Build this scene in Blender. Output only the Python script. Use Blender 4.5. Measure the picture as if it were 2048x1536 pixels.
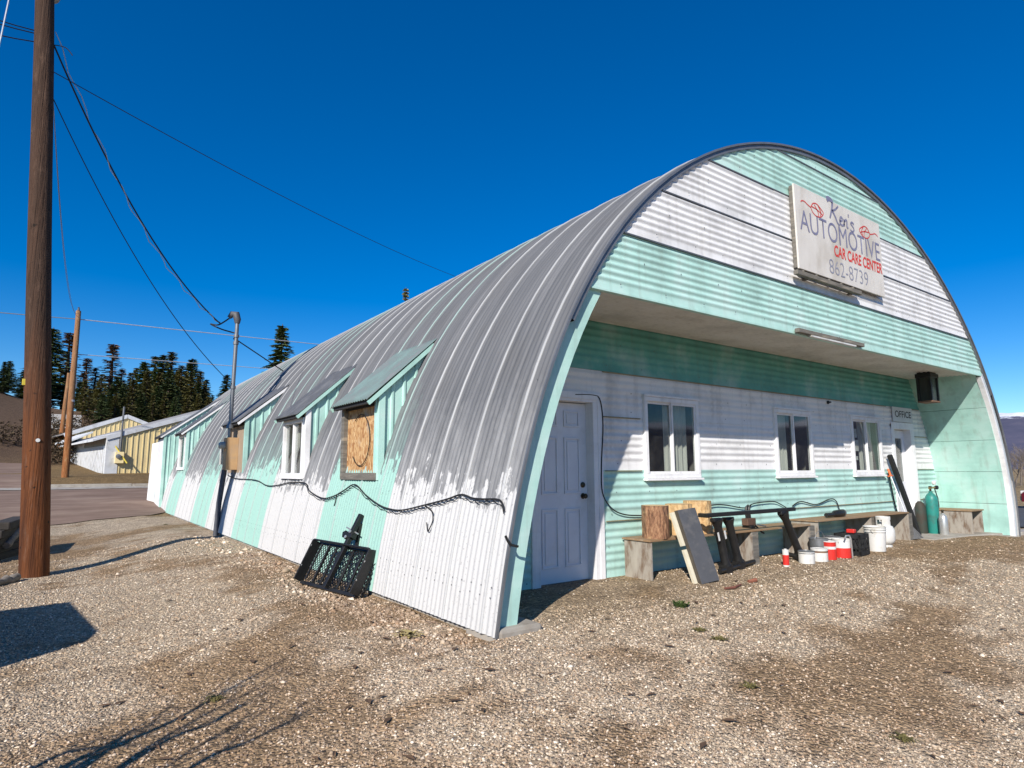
import bpy, math, random
import numpy as np
from mathutils import Vector, Matrix
random.seed(7); rng = np.random.default_rng(7)
scene = bpy.context.scene
for o in list(bpy.data.objects): bpy.data.objects.remove(o)
COL = scene.collection

# ------------------------------------------------------------------ camera
CAM = np.array([-2.8524, -4.2274, 1.3005]); FPX = 1239.46
YAW, PITCH, ROLL = 0.6253, 0.1387, -0.0043
def cam_axes():
    f = np.array([math.sin(YAW)*math.cos(PITCH), math.cos(YAW)*math.cos(PITCH), math.sin(PITCH)])
    r = np.array([math.cos(YAW), -math.sin(YAW), 0]); u = np.cross(r, f)
    return r*math.cos(ROLL)+u*math.sin(ROLL), -r*math.sin(ROLL)+u*math.cos(ROLL), f
CR, CU, CF = cam_axes()
cd = bpy.data.cameras.new('camera'); cam = bpy.data.objects.new('camera', cd); COL.objects.link(cam)
cam.matrix_world = Matrix(((CR[0], CU[0], -CF[0], CAM[0]), (CR[1], CU[1], -CF[1], CAM[1]), (CR[2], CU[2], -CF[2], CAM[2]), (0, 0, 0, 1)))
cd.sensor_width = 36; cd.lens = FPX/2048*36; cd.clip_end = 20000; cd.clip_start = 0.05
scene.camera = cam

# ------------------------------------------------------------------ sky, sun, exposure
SD = Vector((1.4, 1.0, -1.06)).normalized()          # direction the sunlight travels
SUN_EL = math.asin(-SD.z); SUN_AZ = math.atan2(-SD.x, -SD.y)
w = bpy.data.worlds.new('World'); scene.world = w; w.use_nodes = True
nt = w.node_tree; nt.nodes.clear()
sky = nt.nodes.new('ShaderNodeTexSky'); sky.sky_type = 'NISHITA'; sky.sun_disc = False
sky.sun_elevation = SUN_EL; sky.sun_rotation = SUN_AZ; sky.altitude = 2500; sky.air_density = 1.0; sky.dust_density = 0.0; sky.ozone_density = 1.4
hs = nt.nodes.new('ShaderNodeHueSaturation'); hs.inputs['Saturation'].default_value = 1.7; hs.inputs['Value'].default_value = 1.0
hs.inputs['Hue'].default_value = 0.511
bg = nt.nodes.new('ShaderNodeBackground'); bg.inputs['Strength'].default_value = 0.142
wo = nt.nodes.new('ShaderNodeOutputWorld')
gm = nt.nodes.new('ShaderNodeGamma'); gm.inputs[1].default_value = 0.85
tint = nt.nodes.new('ShaderNodeMix'); tint.data_type = 'RGBA'; tint.blend_type = 'MULTIPLY'; tint.inputs[0].default_value = 1.0; tint.inputs[7].default_value = (.85, 1.0, 1.0, 1)
nt.links.new(sky.outputs[0], gm.inputs[0]); nt.links.new(gm.outputs[0], hs.inputs['Color']); nt.links.new(hs.outputs[0], tint.inputs[6]); nt.links.new(tint.outputs[2], bg.inputs[0]); nt.links.new(bg.outputs[0], wo.inputs[0])
sl = bpy.data.lights.new('sun', 'SUN'); sl.energy = 5.0; sl.angle = math.radians(0.53); sl.color = (1.0, 0.94, 0.86)
so = bpy.data.objects.new('sun', sl); COL.objects.link(so); so.rotation_euler = SD.to_track_quat('-Z', 'Y').to_euler(); so.location = (-20, -15, 20)
scene.view_settings.view_transform = 'Standard'; scene.view_settings.look = 'None'
scene.view_settings.exposure = 0.32; scene.view_settings.gamma = 1

# ------------------------------------------------------------------ photo pixels to rays
def ray(u, v): return CF + CR*(u-1024)/FPX - CU*(v-768)/FPX
def hitX(u, v, X): d = ray(u, v); return CAM + d*(X-CAM[0])/d[0]
def hitY(u, v, Y): d = ray(u, v); return CAM + d*(Y-CAM[1])/d[1]
def hitZ(u, v, Z=0.): d = ray(u, v); return CAM + d*(Z-CAM[2])/d[2]
def sst(a, b, x):
    t = np.clip((np.asarray(x, float)-a)/(b-a), 0, 1); return t*t*(3-2*t)
RY = [-3000, 15.5, 18, 28.3, 31, 36, 45, 52, 72, 100, 300, 6000]
RZ = [0, 0, 0.0, .62, 1.1, 1.2, 1.9, 2.9, 7.7, 9, 12, 14]
def G(x, y):
    x = np.asarray(x, float); y = np.asarray(y, float)
    a = sst(0.15, 2.9, -x); b = sst(0.2, 3.8, -y)
    low = -0.28*np.maximum(a, b)*(1-sst(14, 20, y)) + 0.0*x
    right = -0.5*sst(12.9, 27, x)
    rear = np.interp(y, RY, RZ)*(1-sst(22, 70, x))
    hill = 3.0*sst(2, 14, -x)*sst(40, 70, y)
    bump = 0.012*np.sin(x*2.1+y*.7)*np.sin(y*1.7-x*.9)*sst(.3, 1.5, np.abs(y-.4)+np.maximum(0, -x))
    low = low-.06*sst(-.28, .05, -x)*sst(-.1, .1, y)*(1-sst(20, 24, y))*(1-sst(.1, .9, -x))
    porch = .055*sst(-.5, .6, y)*(1-sst(1.3, 1.5, y))*sst(.3, 1.2, x)*(1-sst(11.6, 12.2, x))
    return low + right + rear + hill + bump + porch
def hitG(u, v, up=0.):
    z = 0.
    for _ in range(30):
        p = hitZ(u, v, z+up); z = 0.5*z + 0.5*float(G(p[0], p[1]))
    return np.array([p[0], p[1], float(G(p[0], p[1]))])

# ------------------------------------------------------------------ node materials
def new_mat(name):
    m = bpy.data.materials.new(name); m.use_nodes = True; t = m.node_tree; t.nodes.clear()
    o = t.nodes.new('ShaderNodeOutputMaterial'); b = t.nodes.new('ShaderNodeBsdfPrincipled'); t.links.new(b.outputs[0], o.inputs[0])
    return m, t, b
def N(t, kind, **kw):
    n = t.nodes.new(kind)
    for k, v in kw.items():
        if k in n.inputs.keys(): n.inputs[k].default_value = v
        else: setattr(n, k, v)
    return n
def rgba(c): return (c[0], c[1], c[2], 1)
def coords(t, world=False, scale=(1, 1, 1)):
    if world: out = N(t, 'ShaderNodeNewGeometry').outputs['Position']
    else: out = N(t, 'ShaderNodeTexCoord').outputs['Object']
    mp = N(t, 'ShaderNodeMapping'); mp.inputs['Scale'].default_value = scale; t.links.new(out, mp.inputs[0]); return mp.outputs[0]
def noise(t, vec, scale, detail=4, rough=.55):
    n = N(t, 'ShaderNodeTexNoise', Scale=scale, Detail=detail, Roughness=rough); t.links.new(vec, n.inputs['Vector']); return n.outputs['Fac']
def ramp(t, fac, stops):
    r = N(t, 'ShaderNodeValToRGB'); el = r.color_ramp.elements
    while len(el) < len(stops): el.new(0.5)
    for e, (p, c) in zip(el, stops): e.position = p; e.color = rgba(c) if len(c) == 3 else c
    t.links.new(fac, r.inputs[0]); return r.outputs[0]
def mixc(t, fac, a, b, blend='MIX'):
    m = N(t, 'ShaderNodeMix', data_type='RGBA', blend_type=blend)
    for s, v in ((m.inputs[0], fac), (m.inputs[6], a), (m.inputs[7], b)):
        if hasattr(v, 'is_output') or hasattr(v, 'links'): t.links.new(v, s)
        elif isinstance(v, (int, float)): s.default_value = v
        else: s.default_value = rgba(v)
    return m.outputs[2]
def math_(t, op, a, b=None, clamp=False):
    m = N(t, 'ShaderNodeMath', operation=op, use_clamp=clamp)
    for s, v in ((m.inputs[0], a), (m.inputs[1], b)):
        if v is None: continue
        if hasattr(v, 'links'): t.links.new(v, s)
        else: s.default_value = v
    return m.outputs[0]
def bump(t, b, h, strength=.3, dist=.01):
    n = N(t, 'ShaderNodeBump', Strength=strength, Distance=dist); t.links.new(h, n.inputs['Height']); t.links.new(n.outputs[0], b.inputs['Normal'])
MC = {}
def mat(name, c1, c2=None, scale=6, rough=.6, metal=0., stretch=(1, 1, 1), bmp=0., bscale=None, bdist=.004, world=False, dirt=None, dirtscale=2.5, rand=0., spec=.4):
    if name in MC: return MC[name]
    m, t, b = new_mat(name); v = coords(t, world, stretch)
    c2 = c2 or tuple(x*.75 for x in c1)
    f = noise(t, v, scale, 6, .6); c = ramp(t, f, [(.3, c1), (.7, c2)])
    if dirt:
        d = noise(t, v, dirtscale, 5, .65); dm = ramp(t, d, [(.5, (0, 0, 0)), (.72, (1, 1, 1))]); c = mixc(t, dm, c, dirt)
    if rand:
        oi = N(t, 'ShaderNodeObjectInfo'); h = N(t, 'ShaderNodeHueSaturation'); t.links.new(c, h.inputs['Color'])
        t.links.new(math_(t, 'MULTIPLY_ADD', oi.outputs['Random'], rand), h.inputs['Value'])
        h.inputs['Value'].links[0].from_node.inputs[2].default_value = 1-rand/2; c = h.outputs[0]
    t.links.new(c, b.inputs['Base Color']); b.inputs['Metallic'].default_value = metal
    r = math_(t, 'MULTIPLY_ADD', f, .25); r.node.inputs[2].default_value = max(.05, rough-.12); t.links.new(r, b.inputs['Roughness'])
    b.inputs['Specular IOR Level'].default_value = spec
    if bmp: bump(t, b, noise(t, v, bscale or scale*3, 5, .6), bmp, bdist)
    MC[name] = m; return m

MINT = (.42, .645, .575); WHITE = (.74, .73, .72); GALV = (.30, .305, .315)
def weathered_paint(name, col, streak_z=True, dirt_amt=.35, chalk=.15):
    m, t, b = new_mat(name); p = coords(t, True)
    st = coords(t, True, (9, 9, .6)); sx = coords(t, True, (.5, 2, 14))
    n1 = noise(t, p, 1.7, 5, .6); n2 = noise(t, sx, 1.2, 4, .6); n3 = noise(t, st, 1.0, 5, .6); n4 = noise(t, p, 42, 3, .6)
    pale = tuple(min(1, c*.75+.25*.85) for c in col); dark = tuple(c*.78 for c in col)
    c = ramp(t, n1, [(.32, dark), (.5, col), (.72, pale)])
    c = mixc(t, ramp(t, n3, [(.52, (0, 0, 0)), (.8, (dirt_amt,)*3)]), c, (.20, .17, .12))
    c = mixc(t, ramp(t, n2, [(.45, (0, 0, 0)), (.75, (chalk,)*3)]), c, tuple(x*.6 for x in col))
    c = mixc(t, ramp(t, n4, [(.66, (0, 0, 0)), (.76, (.35,)*3)]), c, (.22, .2, .17))
    t.links.new(c, b.inputs['Base Color']); b.inputs['Roughness'].default_value = .62; b.inputs['Specular IOR Level'].default_value = .25
    bump(t, b, n4, .12, .003); MC[name] = m; return m
M_MINT = weathered_paint('mint_paint', MINT); M_WHITE = weathered_paint('white_paint', WHITE)
M_TRIM = weathered_paint('white_trim_paint', (.78, .77, .77), dirt_amt=.25)
M_LINE = weathered_paint('mint_lining_paint', (.36, .60, .53), dirt_amt=.45)
M_MINT_SHADE = weathered_paint('shaded_mint_paint', (.12, .36, .315), dirt_amt=.3)  # wall mint darkened so its colour carries the porch shade
M_SOFF = weathered_paint('soffit_paint', (.60, .58, .53), dirt_amt=.3)

def roof_material(name, seam=False):
    m, t, b = new_mat(name); pos = N(t, 'ShaderNodeNewGeometry').outputs['Position']
    sp = N(t, 'ShaderNodeSeparateXYZ'); t.links.new(pos, sp.inputs[0]); Y = sp.outputs[1]; Z = sp.outputs[2]
    pv = coords(t, True); run = coords(t, True, (.35, 10, .35)); fine = coords(t, True, (1.2, 26, 1.2))
    ph = math_(t, 'FRACT', math_(t, 'DIVIDE', math_(t, 'SUBTRACT', Y, 2.36), 4.9))
    mint = math_(t, 'LESS_THAN', ph, .42)
    nl = noise(t, pv, 1.3, 4, .6); nr = noise(t, run, 1.4, 5, .65); nf = noise(t, fine, 1, 4, .7); ns = noise(t, pv, 38, 3, .6)
    # galvanised metal, streaked along the fall
    g = ramp(t, nr, [(.3, (.105, .108, .114)), (.55, (.15, .152, .158)), (.75, (.205, .205, .21))])
    g = mixc(t, ramp(t, nl, [(.5, (0, 0, 0)), (.8, (.55,)*3)]), g, (.13, .125, .12))
    paint = mixc(t, mint, (.52, .515, .505), (.30, .495, .43))
    if seam: paint = mixc(t, mint, (.46, .46, .455), (.36, .47, .435))
    paint = mixc(t, ramp(t, nf, [(.55, (0, 0, 0)), (.85, (.3,)*3)]), paint, (.45, .45, .42))
    # paint coats the lower wall, worn through raggedly above
    edge = math_(t, 'ADD', math_(t, 'MULTIPLY_ADD', mint, .22), math_(t, 'MULTIPLY', math_(t, 'SUBTRACT', nr, .5), .55)); 
    edge.node.inputs[0].links[0].from_node.inputs[2].default_value = 1.22
    edge = math_(t, 'ADD', edge, math_(t, 'MULTIPLY', math_(t, 'SUBTRACT', nl, .5), .7))
    edge = math_(t, 'ADD', edge, math_(t, 'MULTIPLY', math_(t, 'SUBTRACT', noise(t, coords(t, True, (1, 1.6, .8)), 6.5, 4, .6), .5), 1.3))
    full = math_(t, 'DIVIDE', math_(t, 'SUBTRACT', edge, Z), .10, True)
    full = math_(t, 'MULTIPLY', full, ramp(t, ns, [(.28, (.55,)*3), (.4, (1, 1, 1))]))
    wash = math_(t, 'MULTIPLY', math_(t, 'DIVIDE', math_(t, 'SUBTRACT', math_(t, 'ADD', edge, .9), Z), .9, True), .42)
    wash = math_(t, 'MULTIPLY', wash, ramp(t, nf, [(.35, (.25,)*3), (.65, (1, 1, 1))]))
    # some panels keep a thin coat all the way over
    band = math_(t, 'MULTIPLY', ramp(t, noise(t, coords(t, True, (.02, 1.25, .02)), 1.0, 2, .5), [(.60, (0, 0, 0)), (.68, (1, 1, 1))]), .22)
    cov = math_(t, 'MAXIMUM', math_(t, 'MAXIMUM', full, wash), band)
    if seam: cov = math_(t, 'MAXIMUM', cov, ramp(t, nr, [(.25, (.45,)*3), (.6, (.9,)*3)]))
    c = mixc(t, cov, g, paint)
    rust = ramp(t, ns, [(.70, (0, 0, 0)), (.78, (.5,)*3)]); c = mixc(t, rust, c, (.16, .11, .07))
    t.links.new(c, b.inputs['Base Color'])
    mt = math_(t, 'MULTIPLY', math_(t, 'SUBTRACT', 1.0, cov, True), .12); t.links.new(mt, b.inputs['Metallic'])
    r = math_(t, 'MULTIPLY_ADD', nr, .2); r.node.inputs[2].default_value = .55; t.links.new(r, b.inputs['Roughness']); b.inputs['Specular IOR Level'].default_value = .22
    bump(t, b, math_(t, 'ADD', math_(t, 'MULTIPLY', ns, .08), math_(t, 'MULTIPLY', noise(t, pv, 2.3, 3, .5), 1.0)), .55, .035); MC[name] = m; return m
M_ROOF = roof_material('galvanised_painted_roof'); M_SEAM = roof_material('painted_seam', True)

M_GALV = mat('galvanised', (.24, .245, .255), (.17, .175, .18), 5, .45, .5, bmp=.1, world=True)
M_GALVD = mat('galvanised_dark', (.16, .165, .175), (.11, .115, .12), 5, .5, .4, world=True)
M_BLACK = mat('black_metal', (.012, .012, .013), (.022, .021, .02), 12, .42, .2, bmp=.1, spec=.5)
M_RUB = mat('black_rubber', (.012, .012, .012), (.02, .02, .02), 8, .6)
M_DARK = mat('dark_gap', (.02, .02, .022), (.03, .03, .03), 5, .8)
M_ROOM = mat('room_wall', (.20, .19, .17), (.15, .14, .13), 3, .9)
M_CURT = mat('curtain_cloth', (.56, .55, .50), (.42, .42, .39), 3, .9, stretch=(14, 1, .6), bmp=.3, bscale=3, bdist=.02)
M_DOOR = mat('door_paint', (.72, .72, .75), (.66, .66, .70), 4, .45, dirt=(.60, .59, .60), dirtscale=3, bmp=.05)
M_BRASS = mat('dark_brass', (.05, .04, .03), (.1, .08, .05), 20, .35, .8)
M_GREYW = mat('weathered_board', (.19, .175, .15), (.105, .095, .08), 3, .85, stretch=(1, 1, 8), bmp=.5, bscale=14, bdist=.006, dirt=(.30, .26, .2))
M_PLYG = mat('grey_stained_plywood', (.36, .325, .275), (.25, .215, .18), 4, .85, stretch=(1, 3, 1), bmp=.35, bscale=16, dirt=(.13, .075, .04), dirtscale=4)
M_PLANK = mat('brown_plank', (.30, .19, .10), (.20, .12, .065), 5, .8, stretch=(.7, 7, 7), bmp=.3, bscale=8, dirt=(.34, .27, .19))
M_TAN = mat('meter_enamel', (.50, .33, .17), (.42, .26, .13), 5, .55, dirt=(.38, .30, .22))
M_CONC = mat('concrete', (.40, .37, .32), (.30, .27, .23), 4, .9, bmp=.4, bscale=30, dirt=(.22, .18, .14))
M_PVC = mat('conduit_grey', (.055, .06, .075), (.08, .085, .1), 6, .6)
M_SIGN = mat('sign_board', (.66, .63, .58), (.56, .52, .47), 3, .7, dirt=(.43, .39, .33), dirtscale=1.6, stretch=(1, 1, .5), bmp=.1)
M_BLUE = mat('sign_blue', (.14, .14, .23), (.24, .24, .33), 14, .7)
M_RED = mat('sign_red', (.62, .035, .03), (.55, .06, .05), 14, .7)
M_TEXT = mat('sign_black', (.02, .02, .025), (.05, .05, .05), 10, .7)
M_PWHITE = mat('plastic_white', (.66, .65, .62), (.58, .57, .54), 5, .45, dirt=(.42, .39, .33), dirtscale=5)
M_PRED = mat('can_red', (.62, .03, .025), (.5, .03, .02), 9, .4)
M_YEL = mat('plastic_yellow', (.62, .5, .05), (.5, .38, .04), 7, .4)
M_GREEN = mat('cylinder_green', (.02, .24, .20), (.03, .18, .155), 6, .45, dirt=(.05, .12, .1), dirtscale=6)
M_SILVER = mat('aluminium', (.62, .62, .60), (.5, .5, .49), 8, .35, .7)
M_GPANEL = mat('grey_laminate', (.10, .10, .105), (.075, .076, .08), 6, .5, dirt=(.16, .15, .14), dirtscale=5)
M_FOAM = mat('cream_foam', (.72, .67, .52), (.6, .55, .42), 9, .8)
M_ORANGE = mat('plastic_orange', (.75, .16, .04), (.6, .12, .03), 9, .5)
M_STRAW = mat('broom_grey', (.16, .16, .16), (.08, .08, .08), 20, .8, stretch=(6, 6, 1))
M_CARRED = mat('car_red', (.13, .012, .022), (.11, .01, .018), 4, .2, .2, spec=.6)
M_CARD = mat('car_dark', (.02, .025, .035), (.025, .03, .04), 4, .25, .2, spec=.6)

def glass_material():
    m, t, b = new_mat('window_glass'); t.nodes.remove(b); out = [n for n in t.nodes if n.type == 'OUTPUT_MATERIAL'][0]
    tr = N(t, 'ShaderNodeBsdfTransparent'); tr.inputs[0].default_value = (.75, .79, .77, 1)
    gl = N(t, 'ShaderNodeBsdfGlossy'); gl.inputs['Roughness'].default_value = .04; gl.inputs[0].default_value = (.9, .9, .9, 1)
    df = N(t, 'ShaderNodeBsdfDiffuse'); df.inputs[0].default_value = (.3, .29, .26, 1)
    fr = N(t, 'ShaderNodeLayerWeight', Blend=.5); mx = N(t, 'ShaderNodeMixShader'); m2 = N(t, 'ShaderNodeMixShader')
    f = math_(t, 'MULTIPLY_ADD', math_(t, 'POWER', fr.outputs['Facing'], 4.), .8); f.node.inputs[2].default_value = .07
    t.links.new(f, mx.inputs[0]); t.links.new(tr.outputs[0], mx.inputs[1]); t.links.new(gl.outputs[0], mx.inputs[2])
    t.links.new(ramp(t, noise(t, coords(t, True), 5, 5, .7), [(.4, (.02,)*3), (.75, (.12,)*3)]), m2.inputs[0])
    t.links.new(mx.outputs[0], m2.inputs[1]); t.links.new(df.outputs[0], m2.inputs[2]); t.links.new(m2.outputs[0], out.inputs[0]); return m
M_GLASS = glass_material()

# ------------------------------------------------------------------ mesh building
class MB:
    def __init__(s): s.v = []; s.f = []
    def add(s, vs, fs):
        k = len(s.v); s.v += [tuple(map(float, p)) for p in vs]; s.f += [tuple(i+k for i in f) for f in fs]; return s
    def mm(s, a, b):
        x0, y0, z0 = a; x1, y1, z1 = b
        return s.add([(x0, y0, z0), (x1, y0, z0), (x1, y1, z0), (x0, y1, z0), (x0, y0, z1), (x1, y0, z1), (x1, y1, z1), (x0, y1, z1)],
                     [(0, 3, 2, 1), (4, 5, 6, 7), (0, 1, 5, 4), (1, 2, 6, 5), (2, 3, 7, 6), (3, 0, 4, 7)])
    def beam(s, a, b, w, h, up=(0, 0, 1)):
        a = Vector(a); b = Vector(b); d = (b-a).normalized(); u = Vector(up); r = d.cross(u)
        if r.length < 1e-4: r = d.cross(Vector((1, 0, 0)))
        r.normalize(); u = r.cross(d); r *= w/2; u *= h/2
        return s.add([a-r-u, a+r-u, a+r+u, a-r+u, b-r-u, b+r-u, b+r+u, b-r+u],
                     [(0, 1, 2, 3), (7, 6, 5, 4), (0, 4, 5, 1), (1, 5, 6, 2), (2, 6, 7, 3), (3, 7, 4, 0)])
    def tube(s, pts, r, n=8, cap=True):
        pts = [Vector(p) for p in pts]; rs = r if isinstance(r, (list, tuple)) else [r]*len(pts)
        ref = None; vs = []; fs = []
        for i, p in enumerate(pts):
            d = (pts[min(i+1, len(pts)-1)]-pts[max(i-1, 0)])
            d = d.normalized() if d.length > 1e-9 else Vector((0, 0, 1))
            if ref is None: ref = d.orthogonal().normalized()
            ref = (ref - d*ref.dot(d)); ref = ref.normalized() if ref.length > 1e-6 else d.orthogonal().normalized()
            q = d.cross(ref)
            for k in range(n):
                a = 2*math.pi*k/n; vs.append(p + (ref*math.cos(a)+q*math.sin(a))*rs[i])
        for i in range(len(pts)-1):
            for k in range(n): fs.append((i*n+k, i*n+(k+1) % n, (i+1)*n+(k+1) % n, (i+1)*n+k))
        if cap: fs += [tuple(range(n))[::-1], tuple(range((len(pts)-1)*n, len(pts)*n))]
        return s.add(vs, fs)
    def lathe(s, prof, n=20, c=(0, 0, 0), axis=None):
        M = Vector(axis).to_track_quat('Z', 'Y').to_matrix() if axis else Matrix.Identity(3); c = Vector(c); vs = []; fs = []
        for (r, z) in prof:
            for k in range(n):
                a = 2*math.pi*k/n; vs.append(c + M @ Vector((r*math.cos(a), r*math.sin(a), z)))
        for i in range(len(prof)-1):
            for k in range(n): fs.append((i*n+k, i*n+(k+1) % n, (i+1)*n+(k+1) % n, (i+1)*n+k))
        fs += [tuple(range(n))[::-1], tuple(range((len(prof)-1)*n, len(prof)*n))]
        return s.add(vs, fs)
    def grid(s, rows):
        n = len(rows[0]); vs = [p for r in rows for p in r]
        return s.add(vs, [(i*n+j, i*n+j+1, (i+1)*n+j+1, (i+1)*n+j) for i in range(len(rows)-1) for j in range(n-1)])
    def prism(s, poly, off):
        n = len(poly); off = Vector(off); a = [Vector(p) for p in poly]; b = [p+off for p in a]
        return s.add(a+b, [tuple(range(n))[::-1], tuple(range(n, 2*n))]+[(i, (i+1) % n, n+(i+1) % n, n+i) for i in range(n)])
    def mesh(s, name, smooth=False):
        me = bpy.data.meshes.new(name); me.from_pydata(s.v, [], s.f); me.update()
        if smooth:
            me.polygons.foreach_set('use_smooth', [True]*len(me.polygons))
            me.set_sharp_from_angle(angle=math.radians(40))
        return me
    def build(s, name, m, parent=None, smooth=False, bevel=0., solid=0.):
        return put(name, s.mesh(name, smooth), m, parent, bevel, solid)
def put(name, me, m, parent=None, bevel=0., solid=0.):
    if m and not me.materials: me.materials.append(m)
    o = bpy.data.objects.new(name, me); COL.objects.link(o)
    if parent: o.parent = parent
    if solid: q = o.modifiers.new('solid', 'SOLIDIFY'); q.thickness = solid; q.offset = 0
    if bevel: q = o.modifiers.new('bevel', 'BEVEL'); q.width = bevel; q.segments = 2; q.limit_method = 'ANGLE'
    return o
def tag(o, label=None, cat=None, group=None, kind=None):
    if label: o['label'] = label
    if cat: o['category'] = cat
    if group: o['group'] = group
    if kind: o['kind'] = kind
    return o
def thing(name, label, cat, loc=(0, 0, 0), rz=0., group=None):
    o = bpy.data.objects.new(name, None); COL.objects.link(o); o.location = tuple(map(float, loc)); o.rotation_euler = (0, 0, rz); o.empty_display_size = .2
    return tag(o, label, cat, group)
def copy_tree(o, parent=None):
    c = o.copy(); COL.objects.link(c); c.parent = parent
    for ch in [x for x in SRC if x.parent == o]: copy_tree(ch, c)
    return c

# ------------------------------------------------------------------ numpy value noise
_P = rng.random((256, 256))
def vnoise(x, y, s, oct=4):
    x = np.asarray(x, float)/s; y = np.asarray(y, float)/s; r = 0; a = 1; tot = 0
    for k in range(oct):
        xi = np.floor(x).astype(int); yi = np.floor(y).astype(int); fx = x-xi; fy = y-yi; fx = fx*fx*(3-2*fx); fy = fy*fy*(3-2*fy)
        g = lambda i, j: _P[(xi+i+k*37) % 256, (yi+j+k*91) % 256]
        r = r + a*((g(0, 0)*(1-fx)+g(1, 0)*fx)*(1-fy)+(g(0, 1)*(1-fx)+g(1, 1)*fx)*fy); tot += a; a *= .55; x = x*2.03+5.1; y = y*2.03+9.7
    return r/tot
def dirt_amount(x, y):      # 0 gravel, 1 bare brown earth; worn along the wheel tracks
    d = vnoise(x, y, 2.6, 5)*.50+vnoise(x+40, y-y*.3, .7, 4)*.28+vnoise(x*.6+9, y*1.3+3, .22, 4)*.24-.01
    tr = np.exp(-((y+1.9-.16*x+.35*np.sin(x*.5))/.28)**2)+np.exp(-((y+3.4-.16*x+.35*np.sin(x*.5))/.30)**2)
    return sst(.47, .58, d+.085*tr*sst(-1, 2, x))

# ------------------------------------------------------------------ ground
def axis_coords(a, b, step, far, growth=1.22):
    c = list(np.arange(a, b+1e-6, step)); s = step; x = a
    lo = []
    while x > -far: s *= growth; x -= s; lo.append(x)
    s = step; x = c[-1]; hi = []
    while x < far: s *= growth; x += s; hi.append(x)
    return np.array(lo[::-1]+c+hi)
def ground_material():
    m, t, b = new_mat('gravel_ground'); v = coords(t, True)
    at = N(t, 'ShaderNodeAttribute', attribute_name='cover'); 
    vo = N(t, 'ShaderNodeTexVoronoi', Scale=46.0, Randomness=1.0); t.links.new(v, vo.inputs['Vector'])
    sp = N(t, 'ShaderNodeSeparateColor'); t.links.new(vo.outputs['Color'], sp.inputs[0])
    vb = ramp(t, sp.outputs[0], [(0., (.55,)*3), (.5, (.95,)*3), (.85, (1.25,)*3), (1., (1.65,)*3)])
    n1 = noise(t, v, 3.1, 6, .65); n2 = noise(t, v, 19, 5, .7)
    c = mixc(t, 1.0, at.outputs['Color'], vb, 'MULTIPLY')
    c = mixc(t, 1.0, c, ramp(t, n1, [(.25, (.72, .70, .68)), (.75, (1.25, 1.24, 1.2))]), 'MULTIPLY')
    c = mixc(t, 1.0, c, ramp(t, n2, [(.3, (.7,)*3), (.7, (1.3,)*3)]), 'MULTIPLY')
    t.links.new(c, b.inputs['Base Color']); b.inputs['Roughness'].default_value = .95; b.inputs['Specular IOR Level'].default_value = .15
    h = math_(t, 'ADD', math_(t, 'MULTIPLY', vo.outputs['Distance'], -1.2), n2); bump(t, b, h, .9, .016)
    return m
M_GROUND = ground_material()
gx = axis_coords(-7, 14.5, .13, 5200); gy = axis_coords(-4.5, 24, .13, 5200)
XX, YY = np.meshgrid(gx, gy, indexing='ij'); ZZ = G(XX, YY)
DA = dirt_amount(XX, YY)
near = 1-sst(14, 19, YY)
colr = np.zeros(XX.shape+(3,))
gravel = np.array([.40, .325, .24]); earth = np.array([.245, .16, .086]); verge = np.array([.20, .135, .065]); hillc = np.array([.135, .09, .06]); field = np.array([.30, .22, .12])
colr[:] = gravel
colr = colr*(1-DA[..., None]*.85)+earth*DA[..., None]*.85
front = (sst(-.9, .1, YY)*(1-sst(1.2, 1.6, YY))*sst(.2, 1.2, XX)*(1-sst(12, 13, XX)))[..., None]*.6
colr = colr*(1-front)+np.array([.27, .19, .11])*front
r_ = sst(17, 21, YY)[..., None]; colr = colr*(1-r_)+verge*r_*(.7+.6*vnoise(XX, YY, 3, 4)[..., None])
h_ = sst(40, 47, YY)[..., None]; colr = colr*(1-h_)+hillc*h_*(.55+.9*vnoise(XX, YY, 7, 4)[..., None])
e_ = sst(16, 30, XX)[..., None]; colr = colr*(1-e_)+field*e_
me = bpy.data.meshes.new('ground'); nx, ny = XX.shape
co = np.stack([XX, YY, ZZ], -1).reshape(-1, 3).astype(np.float32)
idx = np.arange(nx*ny).reshape(nx, ny); q = np.stack([idx[:-1, :-1], idx[1:, :-1], idx[1:, 1:], idx[:-1, 1:]], -1).reshape(-1, 4)
def np_mesh(me, co, quads, k=4):
    me.vertices.add(len(co)); me.vertices.foreach_set('co', co.astype(np.float32).ravel())
    me.loops.add(quads.size); me.loops.foreach_set('vertex_index', quads.ravel().astype(np.int32))
    me.polygons.add(len(quads)); me.polygons.foreach_set('loop_start', np.arange(0, quads.size, k, dtype=np.int32)); me.polygons.foreach_set('loop_total', np.full(len(quads), k, np.int32))
    me.update(calc_edges=True)
np_mesh(me, co, q); me.polygons.foreach_set('use_smooth', np.ones(len(q), bool))
ca = me.color_attributes.new('cover', 'FLOAT_COLOR', 'POINT'); ca.data.foreach_set('color', np.concatenate([colr.reshape(-1, 3), np.ones((nx*ny, 1))], 1).astype(np.float32).ravel())
tag(put('ground', me, M_GROUND), kind='structure')

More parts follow.
